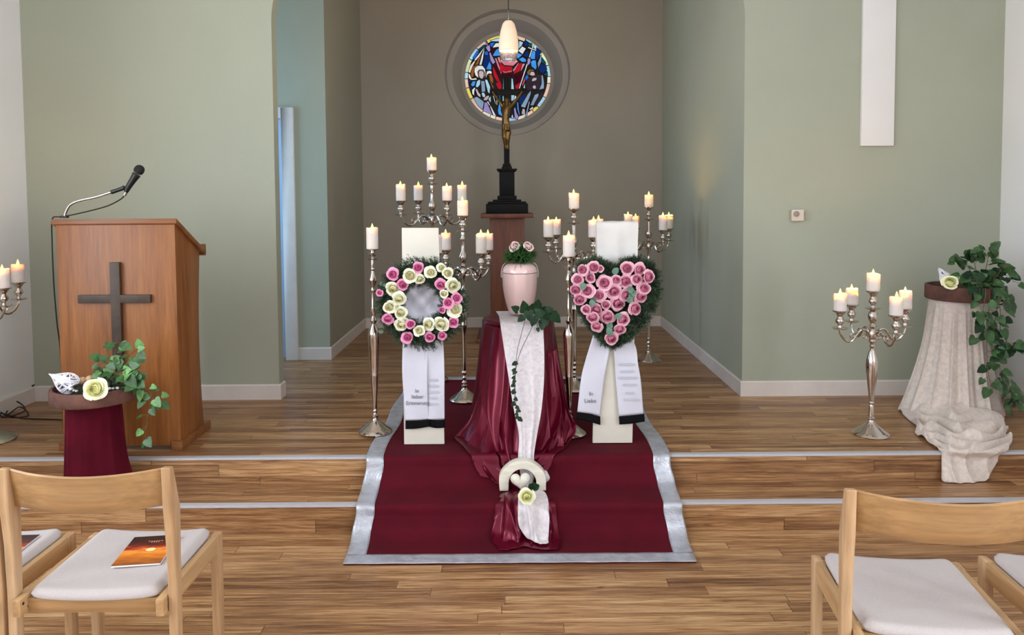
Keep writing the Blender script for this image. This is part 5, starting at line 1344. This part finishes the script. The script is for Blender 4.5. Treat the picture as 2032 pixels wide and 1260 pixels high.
# right pedestal in cream velvet with its train
RX, RY = PY(1897, 600, 4.66).x, 4.66; rz = PY(1900, 603, 4.45).z
t = thing('velvet_pedestal', 'tall pedestal draped in pleated cream velvet with a train over the step edge', 'pedestal', (0, 0, 0))
b = drape_cone('x', None, None, RX, RY, rz-.002, ST+.006, .150, lambda ph: .235+.10*np.exp(-(np.angle(np.exp(1j*(ph-R(195))))/.8)**2)+.03*np.exp(-(np.angle(np.exp(1j*(ph-R(-20))))/.7)**2), .021, 15, 1.1, 360)
b.build('velvet_cover', M['cream_velvet'], t, smooth=80)
TR_ = [[PZ(px, py, ST+h) for px, py, h in r] for r in (
    [(1786, 806, .015), (1830, 800, .08), (1880, 800, .10), (1930, 806, .10), (1985, 822, .05)],
    [(1783, 812, .012), (1826, 824, .04), (1880, 828, .06), (1935, 830, .06), (1998, 846, .012)],
    [(1798, 826, .012), (1838, 838, .035), (1884, 844, .045), (1938, 846, .05), (2000, 852, .012)],
    [(1818, 846, .012), (1850, 856, .03), (1890, 860, .04), (1940, 862, .045), (1996, 862, .02)],
    [(1817, 858, .012), (1852, 868, .03), (1894, 872, .035), (1946, 872, .04), (2008, 872, .015)],
    [(1838, 874, .012), (1864, 880, .025), (1900, 884, .03), (1944, 884, .035), (2003, 884, .018)],
    [(1862, 890, .012), (1882, 894, .018), (1908, 897, .022), (1944, 897, .025), (2000, 893, .018)])]
TR_ += [row([(1868, 908, 3.905), (1888, 908, 3.89), (1912, 908, 3.885), (1944, 908, 3.887), (1988, 905, 3.90)]),
        row([(1869, 930, 3.89), (1888, 932, 3.875), (1910, 932, 3.872), (1938, 932, 3.875), (1972, 928, 3.89)]),
        row([(1869, 950, 3.878), (1886, 954, 3.86), (1908, 955, 3.855), (1934, 954, 3.86), (1958, 948, 3.875)]),
        row([(1876, 960, 3.868), (1892, 966, 3.85), (1910, 970, 3.845), (1930, 969, 3.85), (1946, 964, 3.865)])]
def rip4(U, V):
    a = np.interp(V, [0, .1, .3, .5, .62, .75, 1], [.006, .022, .030, .026, .012, .015, .010])
    f = np.sin(V*46+2.5*np.sin(U*7)+1.5*np.sin(U*17+V*9))*np.clip((.62-V)*6, 0, 1)*.8+ridge(U*10+1.2*np.sin(V*11))*1.1-.2
    return a*f
g = cgrid(TR_, 150, 110); n = gnormals(g); n = n*np.where((n[..., 2:3] < 0), -1, 1)
U, V = np.meshgrid(np.linspace(0, 1, 110), np.linspace(0, 1, 150)); nn_ = n.copy(); up_ = np.clip((.62-V)*8, 0, 1)[..., None]; nn_ = n*(1-up_)*np.where(n[..., 1:2] > 0, -1, 1)+np.array((0, -.15, 1.0))*up_
g = g+nn_*rip4(U, V)[..., None]
for i in range(150):
    for k in range(110):
        if g[i, k, 1] > D2-.012: g[i, k, 2] = max(g[i, k, 2], ST+.008)
        else: g[i, k, 2] = max(g[i, k, 2], RISE+.006)
MB().grid(g).build('train', M['cream_velvet'], t, smooth=80, solid=.004)
dr = Vector((PY(1911, 590, RY).x, RY, rz)); RR_ = .212; RH = .088
dish('brown felt dish of ivy, wicker heart and rose on the cream velvet pedestal', dr, RR_, RH)
c = PY(1873, 547, RY-.06)
wicker('w', 'white wicker heart lying on the right dish beside the ivy', c, .085, .11, .036, Matrix.Rotation(R(145), 3, 'Y') @ Matrix.Rotation(R(-20), 3, 'Z'))
p = PY(1883, 557.5, RY-.135); t = thing('rose', 'cream rose lying on the rim of the right dish before the dark ivy', 'rose', p)
rose('yellow', (0, -.015, .0), .088, t, (-.35, -.75, .6), None, 'rose_head', .02)
b = MB(); b.tube([(0, 0, -.005), (.05, .03, -.004), (.09, .05, 0)], .003, 6)
for d in ((.9, -.3, -.1), (.7, .2, .2)): leaf(b, (.035, 0, -.006), d, (0, -.6, 1), .045, shape=OVAL)
b.build('stem', M['ivy'], t, recalc=False)
y = RY; dz2 = rz+RH*.55+.004
cz_r = keep_off(dr, RR_, RH, dz2, lambda z: .175+.12*max(0, (rz-z)/(rz-ST)))
ivy_plant('dark green ivy growing from the right dish and trailing to the floor', (dr.x+.10, y, dz2), [
    [(1938, 585, y), (1930, 550, y-.03), (1915, 520, y-.05), (1892, 508, y-.06)], [(1940, 585, y), (1938, 545, y-.02), (1930, 510, y-.04), (1922, 500, y-.04)], [(1945, 585, y), (1955, 540, y), (1962, 505, y-.02), (1966, 488, y-.03)],
    [(1948, 585, y), (1968, 545, y-.02), (1990, 533, y-.03), (2012, 560, y-.03)], [(1945, 585, y), (1965, 560, y-.05), (1980, 545, y-.08), (1988, 530, y-.08)], [(1945, 585, y), (1950, 565, y-.06), (1935, 550, y-.10), (1910, 548, y-.10)],
    [(1945, 580, y-.05), (1958, 560, y-.10), (1970, 570, y-.16), (1975, 590, y-.2)], [(1948, 584, y), (1972, 570, y-.10), (1990, 590, y-.16), (1998, 610, y-.15)], [(1935, 582, y-.05), (1930, 560, y-.12), (1938, 565, y-.2), (1945, 600, y-.235)],
    [(1950, 582, y-.05), (1962, 570, y-.16), (1962, 620, y-.24), (1958, 680, y-.22), (1956, 740, y-.22), (1960, 770, y-.22)],
    [(1950, 582, y-.05), (1975, 575, y-.15), (1985, 620, y-.2), (1982, 680, y-.2), (1976, 730, y-.2), (1978, 765, y-.2)],
    [(1950, 582, y-.05), (1958, 580, y-.2), (1950, 630, y-.25), (1966, 680, y-.22), (1970, 720, y-.22)],
    [(1955, 582, y-.05), (1980, 580, y-.18), (1974, 640, y-.22), (1968, 700, y-.2), (1985, 745, y-.2)],
    [(1978, 750, y-.2), (1996, 762, y-.2), (2000, 775, y-.2), (1990, 795, y-.2)], [(1985, 792, y-.2), (2000, 790, y-.18), (2015, 792, y-.17), (2024, 795, y-.17)], [(1975, 690, y-.2), (2000, 680, y-.2), (2008, 690, y-.2)]],
    14, .062, [M['ivy'], M['ivydark']], 9, extra=((1983, 795, y-.2, .07, .2, -.7), (1990, 812, y-.2, .05, .5, -.5), (1902, 512, y-.06, .06, -.9, -.2), (1918, 508, y-.05, .07, .7, .4), (1968, 498, y-.03, .06, .5, .7), (1934, 620, y-.26, .035, -.3, -.8), (1935, 670, y-.26, .06, -.5, -.5), (1945, 620, y-.27, .075, 0, -.9), (1960, 660, y-.26, .08, .2, -.9), (1990, 655, y-.22, .065, .3, -.9)), clampz=cz_r)

# ------------------------------------------------------------------ chairs
CGRP = 'beech chairs with grey seats'
def make_chair(label):
    t = thing('chair', label, 'chair', (0, 0, 0), 0, CGRP)
    # seat cushion
    nx, ny = 40, 40; vs = np.zeros((ny, nx, 3)); bt = np.zeros((ny, nx, 3))
    for i in range(ny):
        v = i/(ny-1)
        for k in range(nx):
            u = -1+2*k/(nx-1); x = .200*u*(1-.03*abs(2*v-1)**14)
            yr = -.226-.018*(1-u*u)+.012*abs(u)**10; yf = .205-.006*u*u-.010*abs(u)**12; yv = yr+(yf-yr)*v
            ex = 1-abs(u)**14*.5; ev = 1-abs(2*v-1)**16*.5
            e = min(1, (1-abs(u))*9)**.5*min(1, (1-abs(2*v-1))*14)**.5
            z = .440+.000*v+.010*abs(u)**2.5*v-.006*(1-u*u)*(v)+.018*e
            vs[i, k] = (x, yv, z); bt[i, k] = (x*.985, yv*.985, .430)
    b = MB().grid(vs); b.grid(bt); m = nx*ny; fs = []
    bd = [(0, k) for k in range(nx)]+[(i, nx-1) for i in range(1, ny)]+[(ny-1, k) for k in range(nx-2, -1, -1)]+[(i, 0) for i in range(ny-2, 0, -1)]
    idx = [i*nx+k for i, k in bd]
    for a in range(len(idx)): c = (a+1) % len(idx); fs.append((idx[a], idx[c], m+idx[c], m+idx[a]))
    b.f += fs; b.m += [0]*len(fs)
    b.build('seat_cushion', M['seat'], t, smooth=60)
    prof = [(-.228, 0), (-.194, 0), (-.190, .45), (-.184, .70), (-.224, .838), (-.250, .841), (-.246, .72), (-.232, .60), (-.226, .45)]
    for sx in (-1, 1):
        MB().extrude(prof, 'x', sx*.246-.014, sx*.246+.014).build('rear_leg', M['beech'], t, bevel=.005, seg=3)
        MB().extrude([(.168, 0), (.205, 0), (.212, .440), (.165, .440)], 'x', sx*.218-.0145, sx*.218+.0145).build('front_leg', M['beech'], t, bevel=.004)
        r = MB().extrude([(-.250, .383), (-.250, .436), (.166, .4395), (.166, .376)], 'x', sx*.2165-.0125, sx*.2165+.0125).build('side_rail', M['beech_y'], t, bevel=.004)
        for dy, dz in ((-.236, .420), (-.212, .400)):
            plabel(MB().lathe([(.0001, 0), (.0048, 0), (.0048, .0012), (.0001, .0012)], 12, (sx*.2042, dy, dz), M=Matrix.Rotation(R(-90*sx), 3, 'Y')).build('screw', M['black'], r), 'dark screw head')
    MB().bx(-.204, .204, .165, .187, .363, .420).build('front_rail', M['beech_x'], t, bevel=.003)
    MB().bx(-.204, .204, -.215, -.193, .378, .424).build('rear_rail', M['beech_x'], t, bevel=.003)
    nk = 40; g0 = []; g1 = []
    b = MB(); sec = []
    for k in range(nk):
        u = -1+2*k/(nk-1); x = .2325*u; y0 = -.206-.048*(1-u*u); zt_ = .836-.010*(1-u*u); zb_ = .715-.006*(1-u*u); lean = .022
        sec.append([(x, y0-.006, zb_), (x, y0-lean*.5-.0065, (zt_+zb_)/2), (x, y0-lean-.006, zt_-.004), (x, y0-lean, zt_), (x, y0-lean+.006, zt_-.004), (x, y0-lean*.5+.0055, (zt_+zb_)/2), (x, y0+.006, zb_), (x, y0, zb_-.004)])
    g = np.array(sec); b.grid(g, closed=True); b.add([tuple(q) for q in g[0]], [tuple(range(8))]); b.add([tuple(q) for q in g[-1]], [tuple(range(7, -1, -1))])
    b.build('backrest', M['beech_x'], t, smooth=50)
    return t
ch = make_chair('beech chair on the left with a sunset booklet on its whole grey seat'); ch.location = (-1.290, 2.475, 0)
def place(x, y, rz_, label):
    c = copy_tree(ch); c.location = (x, y, 0); c.rotation_euler = (0, 0, rz_); c['label'] = label; return c
place(-1.825, 2.48, 0, 'beech chair at the left picture edge, mostly hidden behind its neighbour, with a booklet')
place(1.197, 2.235, R(-7.5), 'beech chair on the right with an empty grey seat and curved back')
place(1.762, 2.235, R(-4), 'beech chair cut off by the right picture edge, only a seat corner in view')
# booklets
def cover_mat():
    t = NT('sunset_cover'); t.set(Roughness=.22); v = t.coord()
    sp = t.new('ShaderNodeSeparateXYZ'); t.l.new(v, sp.inputs[0])
    ns = t.noise(t.coord((8, 26, 1)), 1.6, 5, .6)
    f = t.math('ADD', t.math('MULTIPLY', sp.outputs[1], 4.6), t.math('MULTIPLY', t.math('SUBTRACT', ns, .5), .55))
    f = t.math('ADD', f, .5)
    c = t.ramp(f, [(.0, (120, 66, 30)), (.28, (214, 120, 40)), (.46, (250, 160, 60)), (.55, (200, 76, 40)), (.66, (92, 28, 28)), (.85, (40, 18, 22))])
    dx = t.math('SUBTRACT', sp.outputs[0], .012); dy = t.math('SUBTRACT', sp.outputs[1], .0)
    r = t.math('SQRT', t.math('ADD', t.math('POWER', dx, 2), t.math('POWER', t.math('MULTIPLY', dy, 1.25), 2)))
    c = t.mix(t.math('LESS_THAN', r, .0155), c, c4((255, 236, 170)))
    t.base(c); return t.m
M['cover'] = cover_mat(); M['paper'] = simple('paper', (236, 234, 232), .7, var=.01)
def booklet(label, c, w, h, rz_, tx=0):
    t = thing('booklet', label, 'booklet', c, rz_, 'sunset booklets'); t.rotation_euler = (tx, 0, rz_)
    MB().bx(-w/2, w/2, -h/2, h/2, 0, .005).build('pages', M['paper'], t, bevel=.001)
    b = MB().bx(-w/2-.0008, w/2+.0008, -h/2+.0005, h/2+.0008, .0052, .0060); o_ = b.build('cover', M['cover'], t, smooth=0)
    for dy, n_, wd in ((.062, 6, .05), (.054, 4, .03)):
        g_ = MB()
        for k in range(n_): g_.bx(.0+k*wd/n_-wd/2+.01, .0+k*wd/n_-wd/2+.01+wd/n_*.6, dy, dy+.003, .0061, .0064)
        g_.build('lettering', M['ballwood'], o_, smooth=0)
q1 = PZ(218, 1121, .468); q2 = PZ(313, 1114, .468); q3 = PZ(267, 1067, .468)
cc = (q2+q3)/2; rz_ = math.atan2(q2.y-q1.y, q2.x-q1.x); bw_ = (q2-q1).length; bh = ((q3-q1).length**2-(((q3-q1).dot(q2-q1))/bw_)**2)**.5
print('booklet', bw_, bh, rz_)
booklet('sunset booklet lying on the seat of the left chair, partly behind its rear leg', (cc.x+.004, cc.y, .4605), .150, .208, rz_-.02)
q1 = PZ(60, 1085, .468)
booklet('sunset booklet cut by the chair leg on the seat at the left picture edge', (-1.742, 2.50, .4605), .150, .208, .05)
